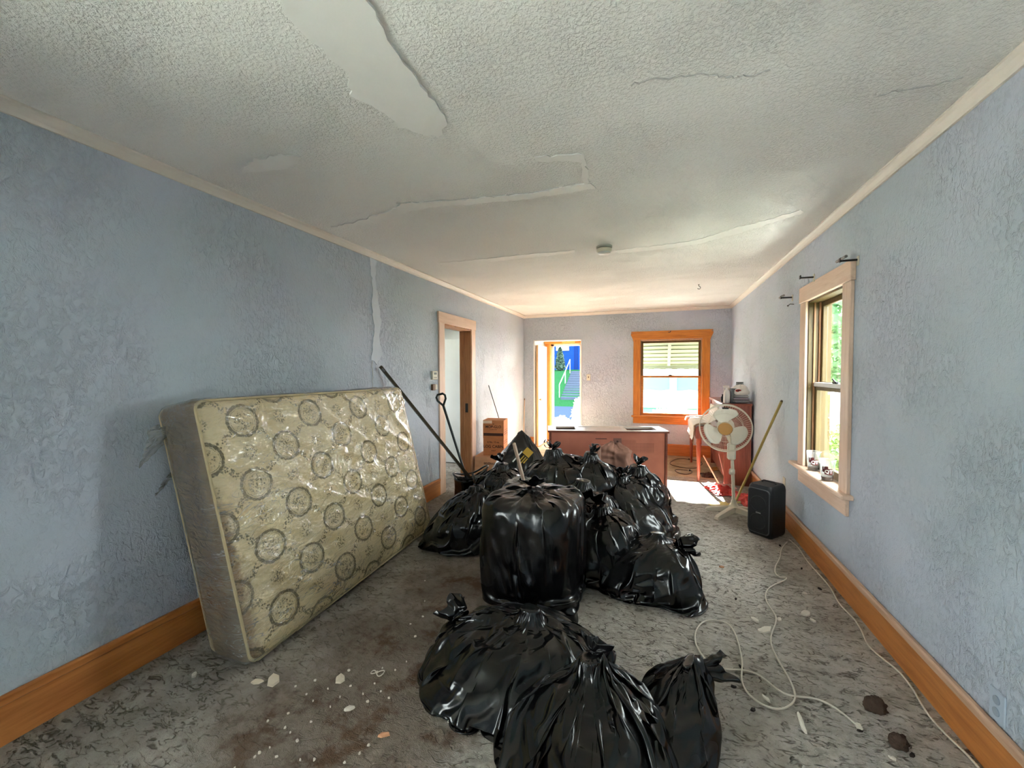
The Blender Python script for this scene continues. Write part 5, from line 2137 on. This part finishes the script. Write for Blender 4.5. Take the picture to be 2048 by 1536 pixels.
ib = gbag('black garbage bag at the right front of the heap with one stretched pointed corner', (-.05, 2.98, 0))
sim_bag(ib, M_BAG, (.33, .26, .38), 53, MOUND, gather=1.25, neck=(.06, .05), ex=(.09, .09), nlim=(-.14, .10), bend=.25, poke=5,
        pulls=[((.30, -.15, .03), (.335, -.27, .006), .36), ((-.32, -.05, .1), (-.42, -.08, .10), .30), ((.2, .05, .3), (.25, .06, .33), .24)])
neck_fan(ib, M_BAG, (.20, .07, .30), (.9, .15, .1), .11, .03, 26, .85, r0=.048)

fl_ = gbag('slack black garbage bag lying in the left foreground with its mouth open', (-.72, 1.87, 0))
sim_bag(fl_, M_BAG, (.40, .36, .26), 59, MOUND, gather=1.25, neck=(.10, .16), ex=(.13, .12), nlim=(-.16, .10), bend=.35, poke=6, nu=96, nv=64,
        pulls=[((.40, .15, .1), (.54, .16, .19), .34), ((-.35, .1, .15), (-.40, .12, .15), .24)])
neck_fan(fl_, M_BAG, (-.30, .14, .15), (-.75, .35, .30), .10, .03, 28, .55, r0=.06)

fr_ = gbag('black garbage bag with deep folds lying at the bottom edge of the picture', (-.20, 1.50, 0))
top_ = sim_bag(fr_, M_BAG, (.32, .36, .25), 61, HEAP, neck=(-.03, .20), ex=(.10, .09), nlim=(-.16, .12), bend=.35, poke=4, nu=96, nv=64,
        pulls=[((-.03, .2, .25), (-.02, .25, .32), .30), ((-.32, .0, .1), (-.40, .0, .06), .28)])
neck_fan(fr_, M_BAG, top_, (.3, .5, 1), .05, .06, 31, .5)

tl = gbag('small black garbage bag with a twisted tail beside the white cord in the foreground', (.07, 1.80, 0))
sim_bag(tl, M_BAG, (.15, .25, .18), 67, MOUND, gather=1.25, neck=(.05, .12), ex=(.14, .12), poke=5, nu=70, nv=48, pulls=[((.08, .15, .15), (.13, .22, .235), .22)])
neck_fan(tl, M_BAG, (.12, .20, .15), (.9, .35, .05), .12, .035, 36, .8, r0=.03)

# wooden stick rising out of the heap
sk = thing('wooden_stick', 'short pale wooden stick poking up out of the heap of bags', 'stick', (-.97, 3.12, .50))
m = MB()
m.tube([(0, 0, 0), (-.05, -.08, .30), (-.075, -.12, .45)], .014, 10)
m.build('shaft', plain('stick_wood', (186, 160, 138), .6, var=.2), sk, True)
m = MB()
m.tube([(-.075, -.12, .45), (-.0765, -.1225, .459)], [.0142, .011], 10)
m.build('sawn_end', plain('sawn_wood', (206, 184, 160), .8), sk, True)
wrp = thing('clear_wrapper', 'crumpled clear wrapper lying on the bags at the foot of the stick', 'wrapper', (-1.02, 3.14, .56))
sack(wrp, 'body', M_WRAPEND, (.13, .09, .07), 71, HEAP, 2.2, (0, 0), (20, 60), (.12, .06), .1, .02, 9, 8, .02, nu=80, nv=50)

# ================================================================== FAN
M_FAN = plain('aged_ivory_plastic', (206, 196, 176), .4, var=.12, scale=6)
M_FANB = plain('fan_blade_plastic', (212, 204, 188), .4, var=.10, scale=4)
fan = thing('pedestal_fan', 'ivory pedestal fan with a brown hub standing before the piano', 'fan', (.80, 4.90, 0))
for k, (a, L_) in enumerate(((math.radians(188), .27), (math.radians(238), .40), (math.radians(8), .30), (math.radians(318), .30))):
    m = MB()
    d = Vector((math.cos(a), math.sin(a), 0))
    s_ = Vector((-math.sin(a), math.cos(a), 0))
    pts = [(.0, .055), (.10, .055), (L_ - .05, .040), (L_, .030), (L_ + .015, .012)]
    P = np.zeros((len(pts), 4, 3))
    for i, (t_, h_) in enumerate(pts):
        w_ = .036 - .012 * (t_ / L_)
        for j, (sx, zz_) in enumerate(((-1, .002), (-.75, h_), (.75, h_), (1, .002))):
            P[i, j] = d * t_ + s_ * (w_ * sx) + Vector((0, 0, zz_))
    m.grid(P, closed_u=True)
    m.f.append((0, 1, 2, 3)); m.mi.append(0)
    b0 = (len(pts) - 1) * 4
    m.f.append((b0, b0 + 1, b0 + 2, b0 + 3)); m.mi.append(0)
    m.build('foot', M_FAN, fan)
m = MB()
m.lathe([(.05, .0), (.055, .055), (.034, .08), (.026, .11), (.020, .13)], 20)
m.build('base_collar', M_FAN, fan, True)
m = MB()
m.tube([(0, 0, .10), (-.02, 0, .55)], .0165, 12)
m.build('lower_post', M_FAN, fan, True)
m = MB()
m.lathe([(.022, 0), (.030, .01), (.030, .05), (.022, .06)], 16, Matrix.Translation((-.022, 0, .40)))
m.build('height_collar', M_FAN, fan, True)
m = MB()
m.tube([(-.018, 0, .46), (-.03, 0, .74)], .013, 12)
m.build('upper_post', plain('chromed_post', (190, 188, 180), .3, .4), fan, True)
m = MB()
m.box(-.07, .01, -.035, .035, .56, .74, bev=.015)
m.build('control_box', M_FAN, fan)
hc = Vector((-.10, -.06, .905))
facing = Vector((-.16, -1, -.10)).normalized()
Q = facing.to_track_quat('Z', 'Y').to_matrix().to_4x4()
HM = Matrix.Translation(hc) @ Q
m = MB()
m.lathe([(.035, -.20), (.07, -.185), (.085, -.14), (.085, -.07), (.07, -.05)], 24, HM)
m.build('motor_housing', M_FAN, fan, True)
m = MB()
m.tube([Vector((-.03, 0, .74)), hc - facing * .12 + Vector((0, 0, -.06))], .022, 10)
m.build('tilt_joint', M_FAN, fan, True)
for k in range(3):
    a0 = math.radians(100 + 120 * k)
    nr, na = 12, 16
    P = np.zeros((nr, na, 3))
    for i in range(nr):
        rr = .055 + (.215 - .055) * i / (nr - 1)
        half = (.30 + .42 * math.sin(PI * min(1, (i + 2) / nr) * .62)) * (1 if i < nr - 2 else (.88 if i == nr - 2 else .62))
        for j in range(na):
            u = j / (na - 1) * 2 - 1
            a = a0 + u * half - .25 * (i / nr)
            P[i, j] = (rr * math.cos(a), rr * math.sin(a), -.01 + .022 * u)
    m = MB()
    m.grid(P)
    m.v = [tuple(HM @ Vector(p)) for p in m.v]
    o = m.build('blade', M_FANB, fan, 'all')
    md = o.modifiers.new('thickness', 'SOLIDIFY')
    md.thickness = .003
m = MB()
m.lathe([(.0705, .012), (.072, .024), (.066, .034), (.03, .038), (.001, .038)], 28, HM)
m.build('hub_cap', plain('amber_brown_plastic', (176, 128, 70), .4, var=.08), fan, True)
for nm_, zc, side in (('front_guard', .03, 1), ('rear_guard', -.05, -1)):
    m = MB()
    for rr, zz_ in ((.25, 0), (.17, .030 * side), (.075, .032 * side)):
        m.tube([HM @ Vector((rr * math.cos(a), rr * math.sin(a), zc + zz_)) for a in np.linspace(0, 2 * PI, 49)], .0035 if rr > .2 else .0018, 6, cap=False)
    for k in range(64):
        a = 2 * PI * k / 64
        ca, sa = math.cos(a), math.sin(a)
        m.tube([HM @ Vector((r_0 * ca, r_0 * sa, zc + z_0 * side)) for r_0, z_0 in ((.07, .032), (.17, .030), (.22, .020), (.25, 0))], .0009, 4, cap=False)
    m.build(nm_, M_FAN, fan, 'all')
m = MB()
m.tube([HM @ Vector((.252 * math.cos(a), .252 * math.sin(a), -.01)) for a in np.linspace(0, 2 * PI, 65)], .006, 8, cap=False)
m.build('guard_band', M_FAN, fan, 'all')
m = MB()
m.box(-.03, .03, -.008, .008, -.002, .002, M=HM @ Matrix.Translation((0, .225, .05)))
m.build('badge', M_BLACK, fan)

# ================================================================== SPEAKER
f0, f1, bk = Vector((.83, 4.30, 0)), Vector((.975, 4.165, 0)), Vector((1.13, 4.38, 0))
spz = math.atan2(f1.y - f0.y, f1.x - f0.x)
SWD, SDP, SHT = .225, .26, .47
ce = Vector((.985, 4.335, 0))
spk = thing('portable_speaker', 'black portable loudspeaker standing on the carpet by the right baseboard', 'speaker', ce, spz)
M_SPK = plain('black_speaker_plastic', (22, 23, 26), .5, var=.1, bump=.3, bscale=300, bdist=.001)
t = NT('speaker_grille')
v = t.coord('Object')
hx = t.voro(t.mapping(v, (190, .01, 190)), 1, 'F1', 0, .0)
t.set(t.mix(t.step(hx, .25, .4), (.004, .004, .005), (.035, .035, .038)), .45, .4, .5, t.bump(hx, .4, .002))
m = MB()
out = []
for (cx_, cy_, a0) in ((SWD / 2 - .04, SDP / 2 - .04, 0), (-SWD / 2 + .04, SDP / 2 - .04, PI / 2), (-SWD / 2 + .035, -SDP / 2 + .035, PI), (SWD / 2 - .035, -SDP / 2 + .035, 1.5 * PI)):
    for k in range(6):
        a = a0 + k / 5 * PI / 2
        out.append((cx_ + .035 * math.cos(a), cy_ + .035 * math.sin(a)))
nn_ = len(out)
lev = [(.0, .90), (.012, .96), (.03, 1.0), (SHT - .05, 1.0), (SHT - .02, .95), (SHT, .82)]
P = np.zeros((len(lev), nn_, 3))
for i, (zz_, sc_) in enumerate(lev):
    for j, (x, y) in enumerate(out):
        P[i, j] = (x * sc_, y * (sc_ if zz_ < .4 else .5 + .5 * sc_), zz_)
m.grid(P, closed_u=True)
m.f.append(tuple(range(nn_))); m.mi.append(0)
m.f.append(tuple((len(lev) - 1) * nn_ + j for j in range(nn_))); m.mi.append(0)
m.build('cabinet', M_SPK, spk, True)
m = MB()
hw, hz0, hz1, rc = .092, .035, .43, .03
gp = []
for (cx_, cz_, a0) in ((hw - rc, hz1 - rc, 0), (-hw + rc, hz1 - rc, PI / 2), (-hw + rc, hz0 + rc, PI), (hw - rc, hz0 + rc, 1.5 * PI)):
    for k in range(6):
        a = a0 + k / 5 * PI / 2
        gp.append((cx_ + rc * math.cos(a), cz_ + rc * math.sin(a)))
m.prism(gp, lambda u, v_, d: (u, -SDP / 2 - d, v_), -.002, .008)
gr_ = m.build('grille', t.m, spk)
m = MB()
m.tube([(u * 1.03, -SDP / 2 - .003, .2325 + (v_ - .2325) * 1.015) for u, v_ in gp + [gp[0]]], .006, 6, cap=False)
m.build('grille_rim', plain('grey_rim', (70, 72, 74), .4), spk, True)
for (zz_, rr) in ((.30, .070), (.14, .070)):
    m = MB()
    m.tube([(rr * math.cos(a), -SDP / 2 - .009, zz_ + rr * math.sin(a)) for a in np.linspace(0, 2 * PI, 33)], .0035, 6, cap=False)
    m.build('driver_ring', M_SPK, gr_, True)
m = MB()
m.box(-.022, .022, -SDP / 2 - .0105, -SDP / 2 - .008, .212, .222)
m.build('badge', M_STEEL, gr_)
m = MB()
m.tube([(-.06, .02, SHT - .005), (-.06, .02, SHT + .008), (-.045, .02, SHT + .016), (.045, .02, SHT + .016), (.06, .02, SHT + .008), (.06, .02, SHT - .005)], .008, 8)
m.build('handle', M_SPK, spk, True)

# ================================================================== RIGHT SIDE THINGS
mp = thing('broom_handle', 'long yellowish wooden broom handle leaning on the right wall behind the fan', 'broom handle', (.84, 5.12, 0))
m = MB()
m.tube([(0, 0, 0.01), (1.19 - .84, 4.76 - 5.12, 1.205)], .0125, 10)
m.build('shaft', plain('yellowed_wood', (168, 146, 78), .45, var=.15), mp, True)
m = MB()
m.tube([(1.19 - .84, 4.76 - 5.12, 1.205), (1.1935 - .84, 4.7565 - 5.12, 1.218)], [.0127, .009], 10)
m.build('end_cap', plain('dark_cap', (92, 74, 44), .5), mp, True)


def crumple_sheet(name, label, cat, loc, sx, sy, mat, seed, amp=.05, rz=0.0, group=None):
    n = 60
    U, V = np.meshgrid(np.linspace(-1, 1, n), np.linspace(-1, 1, n))
    q = np.stack([U * 1.6 + seed, V * 1.6, 0 * U + seed], -1)
    P = np.zeros((n, n, 3))
    edge = 1 + .18 * perlin(q * 1.3 + 40)
    P[..., 0] = U * sx * edge + .03 * perlin(q * 3)
    P[..., 1] = V * sy * edge + .03 * perlin(q * 3 + 9)
    fall = np.clip(1 - np.maximum(np.abs(U), np.abs(V)) ** 3, 0, 1)
    P[..., 2] = .006 + amp * fall * (np.abs(perlin(q * 1.5)) * 1.4 + .5 * np.abs(perlin(q * 4 + 5)))
    m = MB()
    m.grid(P)
    o = m.build(name, mat, None, 'all')
    o.location = loc
    o.rotation_euler = (0, 0, rz)
    md = o.modifiers.new('thickness', 'SOLIDIFY')
    md.thickness = .004
    md.offset = 1
    return tag(o, label, cat, group)


M_RED = plain('red_fabric', (190, 52, 44), .7, var=.2, scale=8)
M_PINK = plain('pale_pink_fabric', (222, 178, 172), .7, var=.15, scale=8)
crumple_sheet('red_cloth', 'red cloth crumpled on the floor between the fan and the piano', 'cloth', (.80, 5.66, 0), .16, .20, M_RED, 2, .09, .3)
crumple_sheet('red_cloth', 'long red cloth on the floor behind the speaker', 'cloth', (1.03, 5.32, 0), .13, .30, M_RED, 4, .10, .2)
crumple_sheet('pink_cloth', 'pale pink cloth lying at the foot of the piano', 'cloth', (.80, 5.90, 0), .18, .10, M_PINK, 6, .07, .1)
# small clutter under the piano
crumple_sheet('dark_rag', 'dark brown rag on the floor under the piano keyboard', 'rag', (.72, 6.45, 0), .09, .12, plain('dark_rag', (70, 52, 44), .9), 8, .06)
lb = thing('loose_lath', 'short pale wooden lath leaning against the piano underside', 'lath', (.80, 6.05, 0))
m = MB()
m.tube([(0, 0, .01), (-.16, .22, .32)], .010, 6)
m.build('strip', plain('lath_wood', (206, 180, 150), .7), lb)
m = MB()
m.tube([(-.16, .22, .32), (-.164, .2255, .328)], [.010, .007], 6)
m.build('end', plain('lath_end', (180, 150, 120), .7), lb)
ylw = thing('dustpan', 'pale yellow dustpan lying on the carpet behind the fan foot', 'dustpan', (.70, 5.07, 0), .3)
m = MB()
m.prism([(-.12, -.09), (.10, -.10), (.10, .10), (-.12, .09)], lambda u, v_, d: (u, v_, d + .06 * max(0, u + .02)), .0, .006)
m.build('pan', plain('pale_yellow_plastic', (214, 196, 128), .4), ylw)
m = MB()
m.tube([(.09, 0, .012), (.15, .0, .03), (.22, .02, .035)], [.016, .012, .013], 8)
m.build('handle', plain('pale_yellow_plastic', (214, 196, 128)), ylw, True)

# outlets
ou = thing('wall_outlet', 'ivory outlet plate with a plugged-in black cord above the speaker', 'outlet', (XR, 4.68, .40))
m = MB()
m.box(-.007, 0, -.037, .037, -.06, .06, bev=.003)
m.build('plate', M_PLASTIC_IV, ou)
m = MB()
m.box(-.035, -.007, -.014, .014, -.035, -.008, bev=.004)
m.build('plug', M_BLACK, ou)
m = MB()
m.tube([(-.035, 0, -.022), (-.06, -.01, -.02), (-.09, -.06, -.03), (-.10, -.12, -.08), (-.07, -.16, -.25), (-.05, -.17, -.39)], .004, 6)
m.build('cord', M_BLACK, ou, True)
o2 = thing('wall_outlet', 'blue-grey painted outlet plate low on the right wall at the picture edge', 'outlet', (XR, 1.99, .27))
m = MB()
m.box(-.007, 0, -.037, .037, -.06, .06, bev=.003)
pl2_ = m.build('plate', plain('painted_plate', (176, 190, 204), .5), o2)
for zz_ in (-.022, .022):
    m = MB()
    m.lathe([(.016, 0), (.016, .003), (.012, .004)], 16, Matrix.Translation((-.007, 0, zz_)) @ Matrix.Rotation(-PI / 2, 4, 'Y'))
    m.build('socket', plain('socket_face', (150, 162, 176), .5), pl2_, True)

# curtain rod brackets round the right window
for (y, z, lab, two) in ((4.52, 2.20, 'black curtain bracket on the wall beyond the right window', True), (3.87, 2.252, 'small black curtain bracket on the middle of the right window head', False), (3.20, 2.215, 'black curtain bracket at the near top corner of the right window', True)):
    bkt = thing('curtain_bracket', lab, 'bracket', (XR if two else XR - .03, y, z), 0, 'curtain brackets round the right window')
    m = MB()
    m.box(-.006, 0, -.014, .014, -.03, .03, bev=.002)
    m.build('wall_plate', M_PLASTIC_IV, bkt)
    m = MB()
    m.box(-.10, -.006, -.006, .006, .0, .012, bev=.002)
    m.box(-.10, -.092, -.012, .012, -.004, .026, bev=.002)
    m.build('arm', M_BLACK, bkt)
    if two:
        m = MB()
        m.tube([(-.09, -.07, .018), (-.09, .07, .018)], .009, 8)
        m.build('rod_stub', M_STEEL, bkt, True)
nl = thing('bent_nail', 'bent black nail in the wall under the far curtain bracket', 'nail', (XR, 4.48, 2.135))
m = MB()
m.tube([(0, 0, 0), (-.03, 0, .004), (-.05, -.01, -.012)], .004, 6)
m.build('shank', M_BLACK, nl)
m = MB()
m.tube([(-.05, -.01, -.012), (-.054, -.012, -.015)], .008, 8)
m.build('head', M_BLACK, nl)

# plastic cups on the window stool
M_LOGO = plain('maroon_print', (86, 26, 24), .5)
for (y, x, lab) in ((3.93, XR + .005, 'clear plastic cup with a maroon QT logo nearer the window corner'), (3.60, XR - .010, 'clear plastic cup with a maroon QT logo at the front of the window stool')):
    cp = thing('plastic_cup', lab, 'cup', (x, y, .703), 0, 'plastic cups on the window stool')
    hgt, r0, r1 = .155, .036, .050
    m = MB()
    m.lathe([(r0 - .002, 0), (r0, .003), (r1, hgt), (r1 + .003, hgt + .003), (r1 - .001, hgt + .002), (r0 - .002, .006), (.001, .006)], 32, cap=False)
    m.build('body', M_CUP, cp, 'all')
    m = MB()
    m.tube([((r1 + .002) * math.cos(a), (r1 + .002) * math.sin(a), hgt) for a in np.linspace(0, 2 * PI, 41)], .0022, 6, cap=False)
    m.build('rim', M_CUP, cp, 'all')
    # print wrapped on the side that faces the room
    fa = math.atan2(-y, -x - .0)

    def onside(u, v_, d):
        rr = r0 + (r1 - r0) * v_ / hgt + .0008 + d
        a = fa + u / rr
        return (rr * math.cos(a), rr * math.sin(a), v_)
    for (u0, u1, v0, v1) in ((-.030, .006, .070, .112), (-.016, .034, .052, .094)):
        m = MB()
        n = 12
        poly = [(u0 + (u1 - u0) * k / n, v0) for k in range(n + 1)] + [(u1 - (u1 - u0) * k / n, v1) for k in range(n + 1)]
        m.prism(poly, onside, 0, .0006)
        m.build('logo_patch', M_LOGO, cp)
    for (word, u, v_, sz) in (('T', -.020, .101, .026), ('QT', .010, .073, .034)):
        o = text('logo_letters', word, sz, Matrix.Identity(4), M_WHITE, cp, depth=.0002)
        for vert in o.data.vertices:
            px_, py_, pz_ = vert.co
            vert.co = Vector(onside(u + px_, v_ + py_, .0016 + pz_))
    m = MB()
    m.lathe([(r0 - .003, .008), (r0 + .001, .030), (.001, .031)], 24)
    m.build('dregs', plain('brown_dregs', (70, 36, 26), .3), cp, True)

# ================================================================== CEILING THINGS
sm = thing('smoke_detector', 'round ivory smoke detector hanging a little loose from the ceiling', 'smoke detector', (-.445, 3.74, H))
m = MB()
m.lathe([(.070, 0), (.070, -.012), (.062, -.016)], 32)
m.build('mounting_plate', plain('grey_mount', (190, 186, 172), .6), sm, True)
m = MB()
m.lathe([(.060, -.018), (.066, -.022), (.066, -.040), (.058, -.050)], 32, Matrix.Rotation(.05, 4, 'X'))
m.build('body', plain('beige_plastic', (222, 214, 192), .5), sm, True)
m = MB()
m.lathe([(.056, -.052), (.054, -.060), (.045, -.068), (.001, -.070)], 32, Matrix.Rotation(.05, 4, 'X'))
m.build('cover', M_WHITE, sm, True)
hk = thing('ceiling_hook', 'small dark hook screwed into the ceiling near the back wall', 'hook', (.51, 5.79, H))
m = MB()
m.tube([(0, 0, 0), (0, 0, -.02), (.015, 0, -.03), (.022, 0, -.045), (.012, 0, -.06), (-.006, 0, -.058), (-.012, 0, -.048)], .0035, 6)
m.build('wire', M_BLACK, hk, True)
m = MB()
m.lathe([(.010, 0), (.009, -.004), (.004, -.006)], 12)
m.build('flange', M_BLACK, hk, True)

# ================================================================== CORDS AND DEBRIS
def smooth(pts, z=.008, k=6, rep=2):
    p = np.array([(x, y, z) for x, y in pts], float)
    for _ in range(rep):
        q = np.repeat(p, 2, axis=0)[:-1]
        q[1::2] = (p[1:] + p[:-1]) / 2
        q[2:-1:2] = .5 * q[2:-1:2] + .25 * (q[1:-2:2] + q[3::2])
        p = q
    p[:, 2] = z + .004 * (perlin(np.stack([p[:, 0] * 9, p[:, 1] * 9, p[:, 0] * 0], 1)) + .5)
    return [tuple(x) for x in p]


M_CORD = plain('white_cord_vinyl', (206, 198, 182), .45, var=.08)
cordA = [(1.13, 4.21), (1.16, 4.04), (1.13, 3.79), (1.155, 3.47), (1.15, 3.32), (1.12, 3.12), (1.15, 2.99), (1.13, 2.83), (1.1, 2.71), (1.13, 2.6), (1.165, 2.52), (1.15, 2.36), (1.13, 2.24), (1.14, 2.14), (1.16, 2.06), (1.165, 2.01), (1.165, 1.8), (1.15, 1.5)]
cordB = [(1.1, 4.15), (.99, 3.93), (.96, 3.78), (.88, 3.61), (.84, 3.47), (.86, 3.4), (.92, 3.44), (.88, 3.36), (.77, 3.26), (.69, 3.1), (.69, 2.95), (.71, 2.87), (.69, 2.78), (.62, 2.63), (.6, 2.5), (.62, 2.35), (.63, 2.25), (.62, 2.16), (.58, 2.1), (.53, 2.06), (.47, 2.06), (.42, 2.1), (.4, 2.17), (.41, 2.25), (.43, 2.32), (.44, 2.44), (.44, 2.57), (.43, 2.68), (.35, 2.7), (.28, 2.66), (.23, 2.56), (.21, 2.45), (.23, 2.35), (.27, 2.27), (.34, 2.25), (.43, 2.29), (.5, 2.27), (.56, 2.17), (.62, 2.17), (.7, 2.19), (.76, 2.17), (.8, 2.11), (.82, 2.07)]
for pts, lab, nm_ in ((cordA, 'long white cord running along the right baseboard', 'extension_cord'), (cordB, 'white cord looping in wide curls across the grey carpet', 'extension_cord')):
    ctl = thing(nm_, lab, 'cord', (0, 0, 0))
    m = MB()
    m.tube(smooth(pts), .0045, 6)
    m.build('cable', M_CORD, ctl, 'all')
    e = pts[-1]
    m = MB()
    m.box(-.010, .010, -.014, .014, 0, .018, bev=.004, M=Matrix.Translation((e[0], e[1], .002)))
    m.build('plug', M_CORD, ctl)
M_DCORD = plain('brown_cord_vinyl', (86, 62, 42), .5)
coils = [[(.21 + .26 + .24 * math.cos(a) + .03 * math.sin(3 * a), 7.18 + .36 * math.sin(a)) for a in np.linspace(0, 7.5, 24)],
         [(.40 + .12 * math.cos(a), 6.58 + .14 * math.sin(a) + .03 * math.cos(2 * a)) for a in np.linspace(1, 7.0, 20)]]
for pts, lab in zip(coils, ('brown cable coiled on the tan floor under the back window', 'second brown cable looped beside the piano leg on the tan floor')):
    ctl = thing('brown_cable', lab, 'cable', (0, 0, 0))
    m = MB()
    m.tube(smooth(pts, .007, rep=1), .006, 6)
    m.build('cable', M_DCORD, ctl, 'all')
    m = MB()
    m.box(-.012, .012, -.016, .016, 0, .02, bev=.004, M=Matrix.Translation((pts[-1][0], pts[-1][1], .002)))
    m.build('plug', M_BLACK, ctl)


def shard(name, label, cat, loc, sx, sy, th_, mat, seed, group=None, tilt=.0):
    r = random.Random(seed)
    n = r.randint(5, 8)
    poly = []
    for k in range(n):
        a = 2 * PI * (k + r.uniform(-.25, .25)) / n
        q = r.uniform(.7, 1.05)
        poly.append((sx * q * math.cos(a), sy * q * math.sin(a)))
    m = MB()
    nn2 = len(poly)
    vs = [(u, v_, 0) for u, v_ in poly] + [(u * .9, v_ * .9, th_ * r.uniform(.7, 1.2)) for u, v_ in poly] + [(0, 0, th_ * 1.25)]
    fs = [tuple(range(nn2 - 1, -1, -1))] + [(i, (i + 1) % nn2, nn2 + (i + 1) % nn2, nn2 + i) for i in range(nn2)] + [(nn2 + i, nn2 + (i + 1) % nn2, 2 * nn2) for i in range(nn2)]
    m.add(vs, fs)
    o = m.build(name, mat)
    o.location = (loc[0], loc[1], .002)
    o.rotation_euler = (r.uniform(-tilt, tilt), r.uniform(-tilt, tilt), r.uniform(0, 6))
    return tag(o, label, cat, group)


M_CHIPW = plain('white_chip', (212, 204, 190), .8, var=.08, scale=30)
M_CHIPO = plain('orange_chip', (206, 150, 112), .8, var=.1)
big = [((-1.76, 1.45), .055, .034, M_CHIP, 'large tan plaster flake below the mattress corner'),
       ((-1.83, 1.42), .036, .018, M_CHIP, 'narrow tan flake touching the largest plaster flake'),
       ((-1.46, 1.57), .038, .026, M_CHIP, 'curled tan plaster flake alone on the brown stain'),
       ((-1.29, 1.44), .026, .013, M_CHIPW, 'thin white sliver below the curled tan flake'),
       ((-1.06, 1.38), .028, .014, M_CHIPO, 'orange pink chip near the bottom edge left of the bags'),
       ((-2.17, 1.35), .022, .014, M_CHIPW, 'grey white fluff chip in the shadow under the mattress'),
       ((-.83, 1.54), .022, .009, M_CHIPW, 'pale chip lying right against the foreground bag'),
       ((.61, 2.69), .060, .026, M_CHIPW, 'largest white plaster slab beside the looping cord'),
       ((.575, 2.78), .040, .017, M_CHIPW, 'oblong white chip above the plaster slab'),
       ((.715, 2.83), .032, .016, M_CHIPW, 'white chip touching the bend of the cord'),
       ((.89, 2.965), .042, .027, M_CHIPW, 'wide white flake right of the cord toward the baseboard'),
       ((.905, 2.885), .022, .014, M_CHIPW, 'small white flake just below the wide flake'),
       ((.96, 3.22), .020, .015, M_CHIPW, 'round white chip higher up near the baseboard'),
       ((.49, 3.46), .022, .014, M_CHIPO, 'orange chip on the carpet right of the heap'),
       ((.49, 2.12), .028, .008, M_CHIPW, 'thin white splinter inside the cord loop'),
       ((.60, 2.02), .070, .010, M_CHIPW, 'long pale splinter below the cord loop'),
       ((.88, 1.95), .014, .008, M_CHIPW, 'tiny white chip beside the lower dark lump')]
for i, (lc, a, c, mm, lab) in enumerate(big):
    shard('plaster_chip', lab, 'plaster chip', lc, a, c, .009, mm, 100 + i, None, .12)
crumbs = [(-1.57, 1.52), (-1.47, 1.5), (-1.46, 1.63), (-1.31, 1.7), (-1.28, 1.6), (-1.16, 1.55), (-1.24, 1.5), (-1.29, 1.53), (-1.48, 1.42), (-1.54, 1.44), (-1.53, 1.33), (-1.58, 1.27), (-1.48, 1.27), (-1.44, 1.26), (-1.46, 1.18), (-1.48, 1.15), (-1.48, 1.13), (-1.4, 1.16), (-1.3, 1.18), (-1.25, 1.2), (-1.38, 1.24), (-1.38, 1.42), (-1.29, 1.97), (-1.35, 2.15), (-1.43, 2.3), (-1.57, 2.53), (-1.38, 2.06), (-1.13, 1.23), (-1.22, 1.57), (-1.24, 1.71), (-1.51, 1.07), (-1.14, 1.89), (-1.22, 1.78), (-1.09, 1.32), (-1.1, 1.28), (-1.4, 1.33), (-1.38, 1.48), (-1.38, 1.55), (-1.63, 1.46)]
for i, lc in enumerate(crumbs):
    r = random.Random(i)
    q = r.uniform(.003, .0065)
    shard('plaster_crumb', 'tiny white plaster crumb scattered on the brown carpet stain', 'plaster crumb', lc, q * 1.4, q, .006, M_CHIPW, 300 + i, 'plaster crumbs on the brown stain')
M_DARK = plain('dark_debris', (44, 34, 28), .9, var=.3)
for i, lc in enumerate([(.36, 2.15), (.42, 2.03), (.51, 3.0), (1.06, 3.63), (.42, 2.31), (.96, 1.99), (.82, 2.06), (1.08, 3.33), (1.02, 4.05), (.31, 2.33)]):
    shard('dark_crumb', 'small dark scrap of debris on the grey carpet by the white cords', 'debris', lc, .016, .008, .008, M_DARK, 500 + i, 'dark scraps on the grey carpet')
for lc, lab, q in (((.93, 2.205), 'upper dark brown lump on the carpet near the right baseboard', .040), ((.93, 2.02), 'lower dark brown lump on the carpet nearest the picture bottom', .034)):
    n = 24
    U, V = np.meshgrid(np.linspace(0, 2 * PI, n, endpoint=False), np.linspace(0, PI, 14))
    P = np.stack([np.cos(U) * np.sin(V), np.sin(U) * np.sin(V), np.cos(V)], -1)
    P = P * (1 + .45 * perlin(P * 2.5 + q * 400) + .2 * perlin(P * 6 + q * 90))[..., None] * np.array([q, q * .75, q * .95])
    P[..., 2] += q * .62
    P[..., 2] = np.maximum(P[..., 2], .002)
    m = MB()
    m.grid(P, closed_u=True)
    o = m.build('dark_lump', plain('dark_lump_fibre', (74, 56, 44), .95, var=.5, scale=40, bump=.8, bscale=120, bdist=.006), None, 'all')
    o.location = (lc[0], lc[1], 0)
    tag(o, lab, 'debris')
rb2 = thing('rubber_band', 'pale twisted rubber band on the brown carpet stain', 'rubber band', (-1.31, 1.66, .004))
m = MB()
m.tube([(.035 * math.cos(a), .016 * math.sin(2 * a) + .006 * math.sin(a), .004 + .004 * math.cos(a)) for a in np.linspace(0, 2 * PI, 33)], .0025, 6, cap=False)
m.build('loop', M_CORD, rb2, 'all')
m = MB()
m.tube([(.004, .0, .006), (-.004, .002, .009)], .004, 6)
m.build('knot', M_CORD, rb2)
